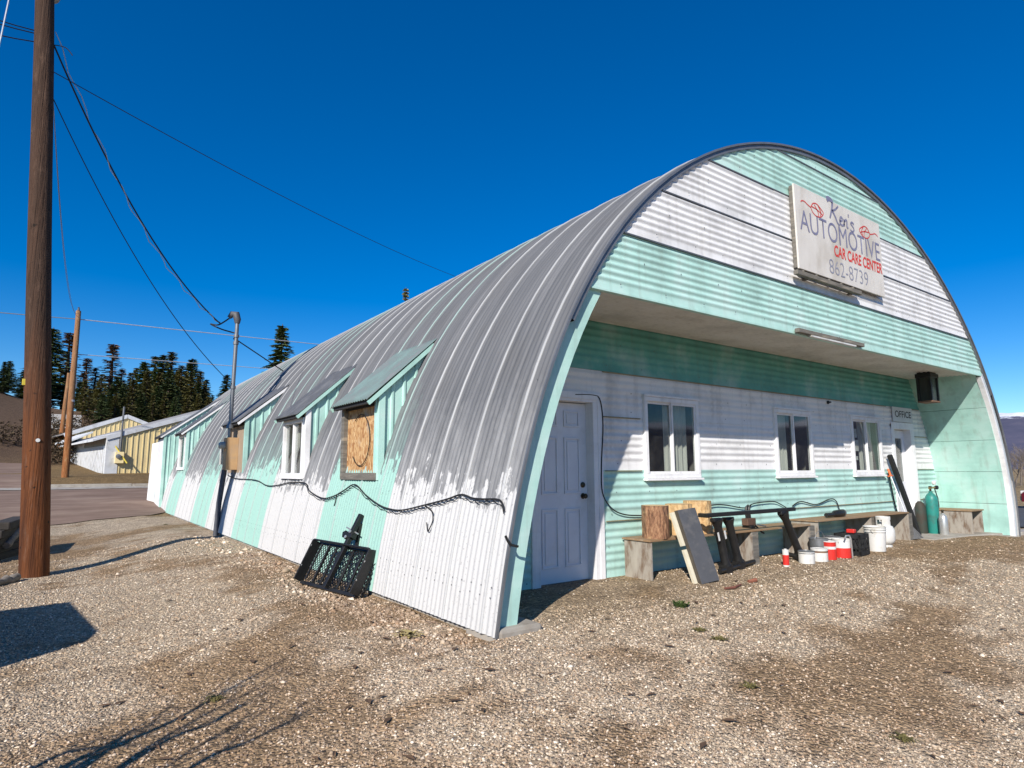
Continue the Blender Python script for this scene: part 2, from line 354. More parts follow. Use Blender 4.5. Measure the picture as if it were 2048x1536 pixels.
# loose gravel stones
def scatter_stones(name, n, label, ranges, sz, seed, m):
    r = np.random.default_rng(seed); X = []; Y = []
    d0 = 2.4; tot = 0
    while tot < n:
        k = n*3
        # density falls with distance from where the lot is open
        rad = d0*np.exp(r.random(k)*math.log(15/d0)); ang = YAW+(r.random(k)-.5)*math.radians(112)
        x = CAM[0]+rad*np.sin(ang); y = CAM[1]+rad*np.cos(ang)
        hut = (x > .02) & (y > -.02) & (x < 12.2)
        bay = (x > .4) & (x < 11.5) & (y > 0) & (y < 1.15)
        ok = (~hut | bay) & (y < 19) & (x < 17) & ~((x > 9.6) & (y > .55)) & ~((x > .3) & (x < 2.9) & (y > .35) & (r.random(k) < .85))
        dn = 1-dirt_amount(x, y)*.68
        dn = np.where(bay, dn*.45, dn)
        edge = (np.abs(x) < .55) & (y > 0); dn = np.where(edge, 1.25, dn)
        ok &= r.random(k) < dn
        X.append(x[ok]); Y.append(y[ok]); tot += ok.sum()
    X = np.concatenate(X)[:n]; Y = np.concatenate(Y)[:n]; Z = G(X, Y)
    dist = np.hypot(X-CAM[0], Y-CAM[1])
    base = np.array([(1, 0, 0), (-1, 0, 0), (0, 1, 0), (0, -1, 0), (0, 0, 1), (0, 0, -1)], float)
    tri = np.array([(0, 2, 4), (2, 1, 4), (1, 3, 4), (3, 0, 4), (2, 0, 5), (1, 2, 5), (3, 1, 5), (0, 3, 5)])
    s = sz[0]+(sz[1]-sz[0])*r.random(n)**2.9; s *= 1+.05*np.maximum(0, dist-4)
    s = np.where((np.abs(X+.25) < .45) & (Y > 0) & (r.random(n) < .10), s*2.6, s); s = np.where(r.random(n) < .004, s*2.2, s)
    V = base[None]*(.7+.6*r.random((n, 6, 1)))+(r.random((n, 6, 3))-.5)*.55
    V *= (s[:, None]*np.stack([.75+.6*r.random(n), .6+.5*r.random(n), .35+.35*r.random(n)], 1))[:, None, :]
    a = r.random(n)*6.283; c_, s_ = np.cos(a)[:, None], np.sin(a)[:, None]
    W = np.stack([V[..., 0]*c_-V[..., 1]*s_, V[..., 0]*s_+V[..., 1]*c_, V[..., 2]+.25*V[..., 0]*(r.random((n, 1))-.5)], -1)
    W += np.stack([X, Y, Z+s*.18], -1)[:, None]
    me = bpy.data.meshes.new(name); np_mesh(me, W.reshape(-1, 3), (tri[None]+6*np.arange(n)[:, None, None]).reshape(-1, 3), 3)
    pal = np.array([(.40, .345, .275), (.31, .26, .205), (.25, .20, .155), (.52, .475, .41), (.33, .25, .18), (.20, .165, .14), (.60, .56, .50)])
    pal = pal*np.array([1.40, 1.31, 1.19])
    pc = pal[r.choice(7, n, p=[.27, .24, .17, .10, .12, .07, .03])]*(.7+.5*r.random((n, 1)))
    pc = pc*(1-.22*dirt_amount(X, Y)[:, None]*np.array([.6, .9, 1.1]))
    ca = me.color_attributes.new('cover', 'FLOAT_COLOR', 'POINT')
    ca.data.foreach_set('color', np.concatenate([np.repeat(pc, 6, 0), np.ones((6*n, 1))], 1).astype(np.float32).ravel())
    return tag(put(name, me, m), label, 'gravel', kind='stuff')
ms, t, b = new_mat('stone'); at = N(t, 'ShaderNodeAttribute', attribute_name='cover'); t.links.new(at.outputs['Color'], b.inputs['Base Color']); b.inputs['Roughness'].default_value = .9; b.inputs['Specular IOR Level'].default_value = .2
scatter_stones('gravel', 300000, 'loose pale gravel stones spread over the lot around the hut', None, (.0030, .0135), 3, ms)

# street behind the hut, its concrete gutter, and the street on the right
def drape(name, m, us, vs, f, dz, kind='structure', thick=0.):
    rows = []
    for u in us:
        row = []
        for v in vs:
            x, y = f(u, v); row.append((x, y, float(G(x, y))+dz))
        rows.append(row)
    return tag(MB().grid(rows).build(name, m, None, smooth=True), kind=kind)
M_ASPH = mat('old_asphalt', (.25, .178, .14), (.175, .123, .098), 1.6, .92, bmp=.3, bscale=60, world=True, dirt=(.30, .225, .175), dirtscale=.6, stretch=(.6, 1.6, 1), spec=.03)
M_ASPG = mat('grey_asphalt', (.085, .083, .085), (.06, .06, .062), 2, .9, bmp=.3, bscale=60, world=True)
def near_edge(x): return 17.3+.55*max(-4, min(6, x+2.5))+.35*math.sin(x*1.3)+.2*math.sin(x*3.1+1)
drape('road', M_ASPH, np.arange(-40, 60, .5), np.linspace(0, 1, 24), lambda u, v: (u, near_edge(u)*(1-v)+27.6*v), .02)
drape('gutter', M_CONC, np.arange(-40, 60, 1.), np.linspace(27.6, 28.5, 4), lambda u, v: (u, v), .035)
drape('driveway', M_ASPH, np.linspace(-14, -3.1, 14), np.linspace(28.5, 44, 20), lambda u, v: (u-.06*(v-28), v), .03)
kb = MB(); [kb.mm((x, 28.5, float(G(x, 28.5))-.1), (x+2.98, 28.68, float(G(x, 28.5))+.14)) for x in np.arange(-3.2, 40, 3.)]
tag(kb.build('kerb', M_CONC, None, bevel=.02), kind='structure')
drape('side_street', M_ASPG, np.linspace(14.6, 34, 30), np.arange(-60, 61, 2.), lambda u, v: (u, v), .03)
# concrete slab in front of the office door
sb = MB(); sb.prism([(9.7, .5, -.1), (11.0, .38, -.1), (13.2, -.15, -.1), (13.2, .55, -.1), (11.95, 1.16, -.1), (9.7, 1.16, -.1)], (0, 0, .168)); tag(sb.build('concrete_slab', M_CONC, None, bevel=.015), kind='structure')

# ================================================================== the arched metal hut
AP = np.array([(0, 0), (.16, .76), (.47, 1.95), (1.03, 3.04), (1.52, 3.69), (2.2, 4.34), (3.12, 5.07), (3.86, 5.42), (4.67, 5.63), (5.86, 5.7), (7.54, 5.52), (8.76, 5.11), (10.06, 4.35), (11.06, 3.45), (11.74, 2.3), (12.12, 1.0), (12.2, 0)])
_th = np.arctan2(AP[:, 1]+.4, 6.1-AP[:, 0]); _r = np.hypot(AP[:, 1]+.4, 6.1-AP[:, 0]); _pf = np.polyfit(_th, _r, 5)
TH = np.linspace(_th[0], _th[-1], 400); RR = np.polyval(_pf, TH); ARC = np.stack([6.1-RR*np.cos(TH), RR*np.sin(TH)-.4], 1)
ARC[:, 1] = np.maximum(ARC[:, 1], 0)
_s = np.concatenate([[0], np.cumsum(np.hypot(*np.diff(ARC, axis=0).T))]); _ss = np.linspace(0, _s[-1], 73)
PRO = np.stack([np.interp(_ss, _s, ARC[:, 0]), np.interp(_ss, _s, ARC[:, 1])], 1)
_d = np.gradient(PRO, axis=0); NRM = np.stack([-_d[:, 1], _d[:, 0]], 1); NRM /= np.linalg.norm(NRM, axis=1)[:, None]
_top = int(np.argmax(ARC[:, 1])); ZTOP = ARC[_top, 1]
def xl(z): return float(np.interp(z, ARC[:_top+1, 1], ARC[:_top+1, 0]))
def xr(z): return float(np.interp(z, ARC[_top:, 1][::-1], ARC[_top:, 0][::-1]))
def zarc(x): return float(np.interp(x, ARC[:_top+1, 0], ARC[:_top+1, 1]))
def hitA(u, v, off=0.):
    d = ray(u, v); ts = np.linspace(2, 45, 9000); P = CAM+ts[:, None]*d
    f = P[:, 0]-np.interp(P[:, 2], ARC[:_top+1, 1], ARC[:_top+1, 0]); p = P[int(np.argmax(f > 0))].copy(); p[0] -= off; return p
HUT = thing('quonset_hut', 'long arched corrugated metal hut painted white and mint with open porch', 'building')
L = 22.5; CP = .62/8; AMP = .0068
def roof_strip(y0, y1, samp=6):
    ys = np.linspace(y0, y1, int(round((y1-y0)/CP*samp))+1); m = MB()
    rows = []
    for (x, z), (nx_, nz_) in zip(PRO, NRM):
        a = AMP*np.cos(2*np.pi*ys/CP); rows.append([(x+nx_*q, y, z+nz_*q) for y, q in zip(ys, a)])
    return m.grid(rows)
roof_strip(-.045, .175).build('roof_panel', M_ROOF, HUT, smooth=True)
rm = roof_strip(0, .64).mesh('roof_panel', True); sm_ = MB()
def seam_mesh(w=.036, h=.014):
    m = MB(); rows = []
    for (x, z), (a, c) in zip(PRO, NRM):
        rows.append([(x+a*q, y, z+c*q) for y, q in ((-w/2, .002), (-w/2, h), (-w/6, h+.006), (w/6, h+.006), (w/2, h), (w/2, .002))])
    return m.grid(rows).mesh('seam_strip', True)
sme = seam_mesh()
for k in range(36):
    o = put('roof_panel', rm, M_ROOF, HUT); o.location = (0, .165+.62*k, .0)
    o.location.x = random.uniform(-.004, .004)
    s = put('seam_strip', sme, M_SEAM, HUT); s.location = (0, .175+.62*k, 0)

# front edge of the shell: rolled rim, folded angle
def arch_band(y0, y1, o0, o1, zmin=0., zmax=99, n0=0, n1=None, back=True):
    m = MB(); rows = []
    for (x, z), (a, c) in list(zip(PRO, NRM))[n0:n1]:
        if z < zmin-1e-6 or z > zmax: continue
        rows.append([(x+a*o1, y1, z+c*o1), (x+a*o1, y0, z+c*o1), (x+a*o0, y0, z+c*o0), (x+a*o0, y1, z+c*o0), (x+a*o1, y1, z+c*o1)])
    return m.grid(rows)
kz = [i for i in range(73) if PRO[i, 1] > 2.9]
arch_band(-.055, -.035, -.012, .012).build('rim', M_GALV, HUT, smooth=True)
arch_band(-.036, .02, -.065, -.012, n0=kz[0]-1, n1=kz[-1]+2)  .build('folded_edge', M_GALV, HUT, smooth=True)
# fascia below the overhang: mint on the left jamb, white on the right
jl = [i for i in range(36) if PRO[i, 1] < 3.12]; jr = [i for i in range(37, 73) if PRO[i, 1] < 3.12]
arch_band(.02, .06, -.235, -.03, n0=0, n1=jl[-1]+2).build('jamb_board', M_MINT, HUT)
arch_band(.0, .05, -.21, -.02, n0=jr[0]-1, n1=73).build('jamb_board', M_TRIM, HUT)
arch_band(-.03, .0, -.135, -.085, n0=jr[0]-1, n1=73).build('jamb_strip', mat('bluegrey_paint', (.50, .56, .58), (.42, .48, .5), 5, .6), HUT)
arch_band(-.03, .001, -.21, -.15, n0=jr[0]-1, n1=73).build('jamb_strip', M_TRIM, HUT)
DW = 1.2            # porch wall depth
# porch side linings
def lining(side, edges):
    for a, b_ in zip(edges[:-1], edges[1:]):
        m = MB(); zs = np.linspace(a+.004, b_-.004, 5)
        if side < 0: rows = [[(xl(z)+.215-.03*(z < .2), y, z) for y in (.055, .5, DW)] for z in zs]
        else: rows = [[(xr(z)-.235, y, z) for y in (.045, .5, DW)] for z in zs]
        o = m.grid(rows).build('lining_panel', M_LINE, HUT, solid=.016)
lining(1, [.03, .62, 1.24, 1.85, 2.46, 3.12]); lining(-1, [.03, .62, 1.24, 1.85, 2.46, 3.1])

# gable sheets above the opening
def sheet(z0, z1, xa, xb, y, m, flat=.075, pitch=.0775, amp=.0085, clip=True, nc=3, cut=(), lip=.012):
    zs = [z0]; z = z0
    while z < z1-1e-6: z = min(z1, z+pitch/6); zs.append(z)
    mb = MB()
    xs_break = [xa, xb]
    for z_i in range(len(zs)-1):
        segs = []
        row = []
        for zz in (zs[z_i], zs[z_i+1]):
            h = zz-z0
            prof = 0 if h < flat else amp*(1-math.cos(2*math.pi*(h-flat)/pitch))
            yy = y - prof - lip*max(0, 1-h/.10)
            if clip: lo, hi = max(xa, xl(zz)+.03), min(xb, xr(zz)-.03)
            else: lo, hi = xa, xb
            row.append((zz, yy, lo, hi))
        zm = .5*(zs[z_i]+zs[z_i+1])
        iv = [(0., 1.)]
        holes = sorted([(c[0], c[1]) for c in cut if c[2] < zm < c[3]])
        (za, ya, la, ha), (zb, yb, lb, hb) = row
        if ha <= la and hb <= lb: continue
        pts = [None]; 
        for (c0, c1) in holes: pts += [c0, c1]
        pts += [None]
        for k in range(0, len(pts), 2):
            a0 = la if pts[k] is None else pts[k]; b0 = lb if pts[k] is None else pts[k]
            a1 = ha if pts[k+1] is None else pts[k+1]; b1 = hb if pts[k+1] is None else pts[k+1]
            if a1 <= a0: continue
            mb.add([(a0, ya, za), (a1, ya, za), (b1, yb, zb), (b0, yb, zb)], [(0, 1, 2, 3)])
    return mb
def split_build(mb, name, m, parent, solid=0.):
    key = {}; idx = []; vs = []
    for p in mb.v:
        k = (round(p[0], 4), round(p[1], 4), round(p[2], 4))
        if k not in key: key[k] = len(vs); vs.append(p)
        idx.append(key[k])
    fs = [tuple(idx[i] for i in f) for f in mb.f]; par = list(range(len(vs)))
    def find(a):
        while par[a] != a: par[a] = par[par[a]]; a = par[a]
        return a
    for f in fs:
        for i in f[1:]: par[find(i)] = find(f[0])
    comp = {}
    for f in fs: comp.setdefault(find(f[0]), []).append(f)
    for c in comp.values():
        used = sorted({i for f in c for i in f}); mp = {i: k for k, i in enumerate(used)}
        q = MB(); q.v = [vs[i] for i in used]; q.f = [tuple(mp[i] for i in f) for f in c]; q.build(name, m, parent, smooth=True, solid=solid)
bands = [(3.05, 3.70, M_MINT), (3.70, 4.32, M_WHITE), (4.32, 4.93, M_WHITE), (4.93, 5.53, M_MINT), (5.53, ZTOP-.02, M_MINT)]
for bi, (z0, z1, m) in enumerate(bands):
    cuts = [[.3, 3.9, 7.5, 12], [.3, 2.9, 6.5, 12], [.3, 4.4, 8.0, 12], [.3, 3.9, 7.6, 12], [.3, 12]][bi]
    for k in range(len(cuts)-1):
        split_build(sheet(z0, z1, cuts[k], cuts[k+1]+(.03 if k < len(cuts)-2 else 0), -.004-.003*(k % 2), m), 'gable_sheet', m, HUT)
    if bi: 
        za = z0; MB().mm((xl(za+.03)+.06, -.03, za-.022), (xr(za+.03)-.06, -.004, za-.006)).build('lap_strip', M_GALVD, HUT)
# bottom drip edge and soffit
MB().mm((1.12, -.022, 3.03), (11.15, .03, 3.049)).build('drip_edge', M_MINT, HUT)
m = MB(); ysf = np.linspace(.03, DW+.02, 80)
m.grid([[(x, y, 3.062+.045*y/DW+.006*math.cos(2*math.pi*y/.075)) for y in ysf] for x in (1.25, 4., 8., 11.36)]).build('soffit', M_SOFF, HUT, smooth=True)
MB().grid([[(x, y, 3.2) for y in (.03, 1.3)] for x in (1.5, 10.8)]).build('soffit_backing', M_DARK, HUT)

# porch back wall
WIN = [(3.11, 4.19), (6.05, 7.12), (8.45, 9.56)]; WZ = (1.195, 2.235)
DOOR = (1.36, 2.30, .02, 2.20); OFF = (10.10, 10.92, .03, 2.17)
cuts = [(a+.05, b_-.05, WZ[0]+.05, WZ[1]-.05) for a, b_ in WIN]+[(DOOR[0], DOOR[1], -.2, DOOR[3]), (OFF[0], OFF[1], -.2, OFF[3])]
cuts_wall = cuts
wb = [(0.03, .71, M_MINT), (.71, 1.30, M_MINT), (1.30, 1.95, M_WHITE), (1.95, 2.50, M_WHITE), (2.50, 3.13, M_MINT_SHADE)]
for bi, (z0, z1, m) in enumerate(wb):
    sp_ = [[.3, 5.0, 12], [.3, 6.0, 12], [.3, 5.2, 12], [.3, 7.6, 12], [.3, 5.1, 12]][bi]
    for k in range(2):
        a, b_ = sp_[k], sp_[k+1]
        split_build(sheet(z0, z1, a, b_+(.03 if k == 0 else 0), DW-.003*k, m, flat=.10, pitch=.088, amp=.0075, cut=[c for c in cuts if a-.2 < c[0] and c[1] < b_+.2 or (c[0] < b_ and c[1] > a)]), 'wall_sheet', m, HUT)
    if bi:
        for (a, b_) in ((xl(z0)+.3, DOOR[0]-.1), (DOOR[1]+.12, 3.05 if z0 > 1.1 and z0 < 2.3 else 9.9), (OFF[1]+.14, xr(z0)-.3)):
            if b_ > a: MB().mm((a, DW-.028, z0-.014), (b_, DW-.004, z0-.004)).build('lap_strip', mat('lap_yellowed', (.34, .29, .17), (.2, .17, .11), 5, .7, world=True), HUT)
# window units
def pane_window(x0, x1, z0, z1, y, parent, curtains=(True, True), label=None):
    f = .058; d = .045
    m = MB(); m.mm((x0, y-d, z1-f), (x1, y+.03, z1)); m.mm((x0, y-d, z0), (x1, y+.03, z0+f)); m.mm((x0, y-d, z0+f), (x0+f, y+.03, z1-f)); m.mm((x1-f, y-d, z0+f), (x1, y+.03, z1-f))
    w_ = m.build('window', M_TRIM, parent, bevel=.006)
    if label: w_['label'] = label
    MB().mm((x0-.02, y-d-.03, z0-.03), (x1+.02, y+.0, z0-.002)).build('sill', M_TRIM, w_, bevel=.005)
    MB().mm((x0-.012, y-d-.015, z1+.002), (x1+.012, y+.0, z1+.03)).build('head_trim', M_TRIM, w_, bevel=.004)
    xm = (x0+x1)/2; g = .028
    for i, (a, b_, yy) in enumerate(((x0+f, xm+.01, y+.006), (xm-.01, x1-f, y-.018))):
        m = MB(); m.mm((a, yy-.012, z0+f), (a+g, yy+.012, z1-f)); m.mm((b_-g, yy-.012, z0+f), (b_, yy+.012, z1-f)); m.mm((a+g, yy-.012, z0+f), (b_-g, yy+.012, z0+f+g)); m.mm((a+g, yy-.012, z1-f-g), (b_-g, yy+.012, z1-f))
        m.build('sash', M_TRIM, w_, bevel=.003)
        MB().add([(a+g, yy, z0+f+g), (b_-g, yy, z0+f+g), (b_-g, yy, z1-f-g), (a+g, yy, z1-f-g)], [(0, 1, 2, 3)]).build('pane', M_GLASS, w_)
        if curtains[i]:
            rows = [[(a+.01+(b_-a-.02)*k/24, y+.12+.018*math.sin(k*1.3+i), zz) for k in range(25)] for zz in (z0+f, z1-f)]
            MB().grid(rows).build('curtain', M_CURT, w_)
    return w_
def room(x0, x1, z0, z1, y0, y1, parent):
    m = MB(); m.mm((x0, y0, z0), (x1, y1, z1)); m.f.remove(m.f[2])
    m.build('room', M_ROOM, parent)
for i, (a, b_) in enumerate(WIN):
    w_ = pane_window(a, b_, WZ[0], WZ[1], DW-.005, HUT, ((False, True), (True, False), (False, True))[i])
    room(a-.3, b_+.3, .7, 2.6, DW+.03, DW+1.4, HUT)
# small notices stuck in the office window
for (z, h, wd) in ((1.86, .16, .09), (1.62, .2, .12), (1.46, .07, .07)): MB().mm((8.66, DW+.02, z), (8.66+wd, DW+.022, z+h)).build('notice', M_PWHITE, HUT)
MB().beam((9.28, DW+.10, 1.7), (9.06, DW+.09, 2.15), .06, .004, up=(0, 1, 0)).build('notice', M_PWHITE, HUT)

# panelled door
def panel_door(x0, x1, z0, z1, y, parent):
    w_ = x1-x0; m = MB(); m.mm((x0, y, z0), (x1, y+.045, z1)); d = m.build('door', M_DOOR, parent, bevel=.003)
    cols = [(x0+.115, x0+w_/2-.05), (x0+w_/2+.05, x1-.115)]
    h = z1-z0
    for (a, b_) in cols:
        for (f0, f1) in ((.08, .40), (.48, .80), (.86, .955)):
            za, zb = z0+h*f0, z0+h*f1; q = MB()
            # raised moulding ring and field
            for (o0, o1, yy) in ((0, .020, -.014),):
                q.mm((a, y+yy, za), (b_, y-.0005, za+o1)); q.mm((a, y+yy, zb-o1), (b_, y-.0005, zb)); q.mm((a, y+yy, za+o1), (a+o1, y-.0005, zb-o1)); q.mm((b_-o1, y+yy, za+o1), (b_, y-.0005, zb-o1))
            q.mm((a+.045, y-.010, za+.045), (b_-.045, y-.0005, zb-.045)); q.build('door_panel', M_DOOR, d, bevel=.004)
    for zz in (1.0, 1.13):
        k = MB().lathe([(.034, 0), (.034, .008), (.014, .012), (.014, .03), (.026, .036), (.03, .05), (.022, .062), (.0, .064)] if zz < 1.1 else [(.034, 0), (.032, .012), (.02, .018), (.018, .02), (0, .021)], 18, (x1-.07, y, zz), (0, -1, 0)); k.build('knob', M_BRASS, d, smooth=True)
    return d
panel_door(1.42, 2.23, .05, 2.09, DW+.10, HUT)
m = MB(); a0, a1, zt = 1.36, 2.30, 2.20
m.mm((a1-.07, DW-.03, .02), (a1, DW+.16, 2.10)); m.mm((a0, DW-.03, .02), (a0+.06, DW+.16, 2.10)); m.mm((a0, DW-.03, 2.10), (a1, DW+.16, zt))
m.mm((a1, DW-.035, .02), (a1+.075, DW-.0, zt+.01)); m.mm((a0-.06, DW-.035, .02), (a0, DW-.0, zt+.01)); m.mm((a0, DW-.045, zt-.07), (a1, DW-.031, zt+.01)); m.build('door_frame', M_TRIM, HUT, bevel=.004)
MB().mm((a0+.06, DW-.02, .02), (a1-.07, DW+.15, .048)).build('threshold', M_GREYW, HUT)
# office door
x0, x1 = OFF[0], OFF[1]; m = MB(); zt = 2.17
m.mm((x0-.07, DW-.03, .03), (x0, DW-.0, zt)); m.mm((x0, DW-.028, .03), (x0+.05, DW+.16, zt-.1)); m.mm((x1-.06, DW-.028, .03), (x1, DW+.22, zt-.1)); m.mm((x1, DW-.03, .03), (x1+.10, DW-.0, zt)); m.mm((x0-.07, DW-.032, zt-.1), (x1+.1, DW+.2, zt+.03)); m.build('door_frame', M_TRIM, HUT, bevel=.004)
m = MB(); y = DW+.10; m.mm((x0+.05, y, .05), (x1-.06, y+.045, 1.05)); m.mm((x0+.05, y, 1.9), (x1-.06, y+.045, 2.06)); m.mm((x0+.05, y, 1.05), (x0+.17, y+.045, 1.9)); m.mm((x1-.18, y, 1.05), (x1-.06, y+.045, 1.9))
od = m.build('door', M_DOOR, HUT, bevel=.003); MB().mm((x0+.17, y+.02, 1.05), (x1-.18, y+.026, 1.9)).build('pane', M_GLASS, od)
MB().lathe([(.03, 0), (.03, .01), (.012, .014), (.012, .03), (.026, .04), (.02, .058), (0, .06)], 16, (x0+.11, y, .98), (0, -1, 0)).build('knob', M_BRASS, od, smooth=True)
nb = MB().mm((x0+.18, y+.012, 1.2), (x0+.34, y+.018, 1.46)).build('notice', M_RED, od); nb['label'] = 'red and white notice stuck on the office door glass'
MB().mm((x0+.2, y+.008, 1.23), (x0+.32, y+.0115, 1.31)).build('notice', M_PWHITE, od); MB().mm((x0+.245, y+.008, 1.34), (x0+.275, y+.0115, 1.44)).build('notice', M_PWHITE, od)
room(x0, x1, .0, 2.3, DW+.22, DW+1.5, HUT)
# hut far end wall
m = MB(); pts = [(x, L+.02, z) for x, z in ARC[::8]]; m.add(pts, [tuple(range(len(pts)))]); m.build('end_wall', M_WHITE, HUT)
# footing under the shell
MB().prism([(.05, .0, -.5), (.26, .0, -.5), (.26, 22.45, -.5), (.05, 22.45, -.5)], (0, 0, .49)).build('footing', M_CONC, HUT, bevel=.02)
MB().mm((.02, -.06, -.35), (.46, .45, .06)).build('corner_footing', M_CONC, HUT, bevel=.03)
MB().mm((11.85, -.04, -.35), (12.25, .45, .03)).build('corner_footing', M_CONC, HUT, bevel=.03)

# dormers along the side
M_CHEEK = weathered_paint('dormer_mint', (.40, .635, .56), dirt_amt=.15, chalk=.05)
def dormer(y0, y1, zb, ze, zt, kind, roofm, xf=None, cheek=True):
    xf = xl(zb) if xf is None else xf; xt = xl(zt)
    roofline = lambda x: ze+(zt-ze)*(x-(xf-.02))/(xt-(xf-.02))
    m = MB()
    for sgn, yy in ((-1, y0), (1, y1)):
        xs = np.arange(xf+.06, xt, .0125); bot = []; tp = []
        for x in xs:
            ph = ((x-xf) % .16)/.16; q = .018*(1 if ph < .2 else (0 if ph > .3 else (1-(ph-.2)/.1)))
            zlo = min(zarc(x)-.03, roofline(x)-.03) if zb > .2 else min(zarc(x)-.03, roofline(x)-.03)
            bot.append((x, yy+sgn*q, zlo)); tp.append((x, yy+sgn*q, roofline(x)-.03))
        m = MB().grid([bot, tp])
        if sgn < 0: d = m.build('dormer', M_CHEEK, HUT, solid=.003)
        else: m.build('cheek', M_CHEEK, d, solid=.003)
    # corner boards
    for sgn, yy in ((-1, y0), (1, y1)):
        MB().mm((xf-.012, yy-.035, zb), (xf+.075, yy+.035, ze-.02)).build('corner_board', M_CHEEK if kind != 'glass' else M_TRIM, d, bevel=.004)
    # corrugated shed roof
    ys = np.linspace(y0-.07, y1+.06, int((y1-y0+.13)/.0775*6)); ex, ez = xf-.17, roofline(xf-.17)+.02
    if kind == 'porch': ex = xf-.12
    q = MB(); L_ = math.hypot(xt-ex, zt-ez); nrm = (-(zt-ez)/L_, (xt-ex)/L_); rows = []
    for f in np.linspace(0, 1.12, 8):
        rows.append([(ex+(xt-ex)*f+nrm[0]*.008*math.cos(2*math.pi*y/.0775), y, ez+(zt-ez)*f+.012+nrm[1]*.008*math.cos(2*math.pi*y/.0775)) for y in ys])
    r = q.grid(rows).build('dormer_roof', roofm, d, smooth=True, solid=.003)
    for yy in (y0-.055, y1+.045): 
        MB().beam((ex+.01, yy, ez-.04), (xt-.02, yy, zt-.05), .022, .05).build('barge_board', M_TRIM if kind in ('meter', 'porch', 'small') else M_CHEEK, d)
    MB().beam((xf-.11, y0-.03, roofline(xf-.11)-.035), (xf-.11, y1+.03, roofline(xf-.11)-.035), .05, .07).build('eave_board', M_DARK, d)
    MB().mm((xf-.005, y0+.03, ze-.16), (xf+.05, y1-.03, ze+.0)).build('head_board', M_DARK, d)
    return d, xf
def side_window(d, xf, y0, y1, z0, z1, split=True):
    f = .07; m = MB(); xa = xf-.035
    m.mm((xa, y0, z1-f), (xf+.05, y1, z1)); m.mm((xa-.02, y0-.02, z0-.02), (xf+.05, y1+.02, z0+f)); m.mm((xa, y0, z0+f), (xf+.05, y0+f, z1-f)); m.mm((xa, y1-f, z0+f), (xf+.05, y1, z1-f))
    if split: m.mm((xa+.01, (y0+y1)/2-.022, z0+f), (xf+.04, (y0+y1)/2+.022, z1-f))
    m.build('window_frame', M_TRIM, d, bevel=.005)
    ym = (y0+y1)/2
    for (a, b_) in (((y0+f, ym-.022), (ym+.022, y1-f)) if split else ((y0+f, y1-f),)):
        MB().add([(xf+.015, a, z0+f), (xf+.015, b_, z0+f), (xf+.015, b_, z1-f), (xf+.015, a, z1-f)], [(0, 1, 2, 3)]).build('pane', M_GLASS, d)
    MB().grid([[(xf+.13+.012*math.sin(k*1.1), y0+f+(y1-y0-2*f)*k/30, z) for k in range(31)] for z in (z0+f, z1-f)]).build('curtain', M_CURT, d)
M_DROOF = mat('dormer_grey_roof', (.16, .163, .17), (.11, .112, .117), 4, .5, .35, world=True, dirt=(.22, .22, .22))
M_DROOFM = mat('dormer_mint_roof', (.21, .305, .28), (.15, .165, .165), 3, .55, .2, world=True, dirt=(.24, .25, .25), dirtscale=3)
d1, x1_ = dormer(2.86, 4.02, 1.19, 2.27, 2.98, 'osb', M_DROOFM); d1['label'] = 'dormer with window boarded over by chipboard'
d2, x2_ = dormer(5.68, 6.82, 1.20, 2.30, 3.05, 'glass', M_DROOF)
d3, x3_ = dormer(9.84, 11.42, 1.27, 2.45, 3.2, 'meter', M_DROOF)
d4, x4_ = dormer(17.75, 19.2, 1.38, 2.62, 3.55, 'small', M_DROOF)
side_window(d2, x2_, 5.70, 6.80, 1.20, 2.16); side_window(d4, x4_, 17.85, 19.1, 1.38, 2.5, False)
# boarded window in the first dormer
def osb_material():
    m, t, b = new_mat('oriented_strand_board'); v = coords(t, True, (1, 14, 5)); v2 = coords(t, True, (1, 26, 9)); p = coords(t, True)
    vo = N(t, 'ShaderNodeTexVoronoi', Scale=2.2, Randomness=1.); t.links.new(v2, vo.inputs['Vector']); s = N(t, 'ShaderNodeSeparateColor'); t.links.new(vo.outputs['Color'], s.inputs[0])
    c = ramp(t, s.outputs[0], [(0, (.27, .115, .04)), (.35, (.43, .225, .09)), (.7, (.56, .34, .15)), (1, (.66, .46, .24))])
    c = mixc(t, ramp(t, noise(t, v, 2.0, 5, .7), [(.5, (0, 0, 0)), (.75, (.6,)*3)]), c, (.30, .13, .045))
    c = mixc(t, ramp(t, noise(t, p, 3.2, 3, .6), [(.60, (0, 0, 0)), (.70, (.55,)*3)]), c, (.42, .38, .33))
    t.links.new(c, b.inputs['Base Color']); b.inputs['Roughness'].default_value = .8; bump(t, b, s.outputs[0], .2, .003); return m
M_OSB = osb_material()
MB().mm((x1_+.03, 2.92, 1.28), (x1_+.045, 3.96, 2.13)).build('chipboard', M_OSB, d1)
m = MB(); m.mm((x1_-.03, 2.86, 1.19), (x1_+.06, 4.02, 1.28)); m.mm((x1_-.03, 3.93, 1.28), (x1_+.06, 4.02, 2.2)); m.build('window_frame', M_GREYW, d1, bevel=.004); MB().mm((x1_-.028, 2.88, 1.28), (x1_+.06, 2.92, 2.2)).build('window_frame', M_CHEEK, d1)
cp = [(x1_+.012, 3.44+.30*math.cos(a), 1.70+.33*math.sin(a)) for a in np.linspace(.9, 5.6, 26)]; MB().tube(cp, .006, 5).build('wire', M_RUB, d1)
# wooden board in the meter dormer
MB().mm((x3_+.0, 9.88, 1.28), (x3_+.04, 11.38, 2.34)).build('backing_board', mat('bare_wood', (.40, .31, .22), (.28, .20, .13), 3, .85, stretch=(1, 9, 1), bmp=.4, bscale=9, world=True), d3)
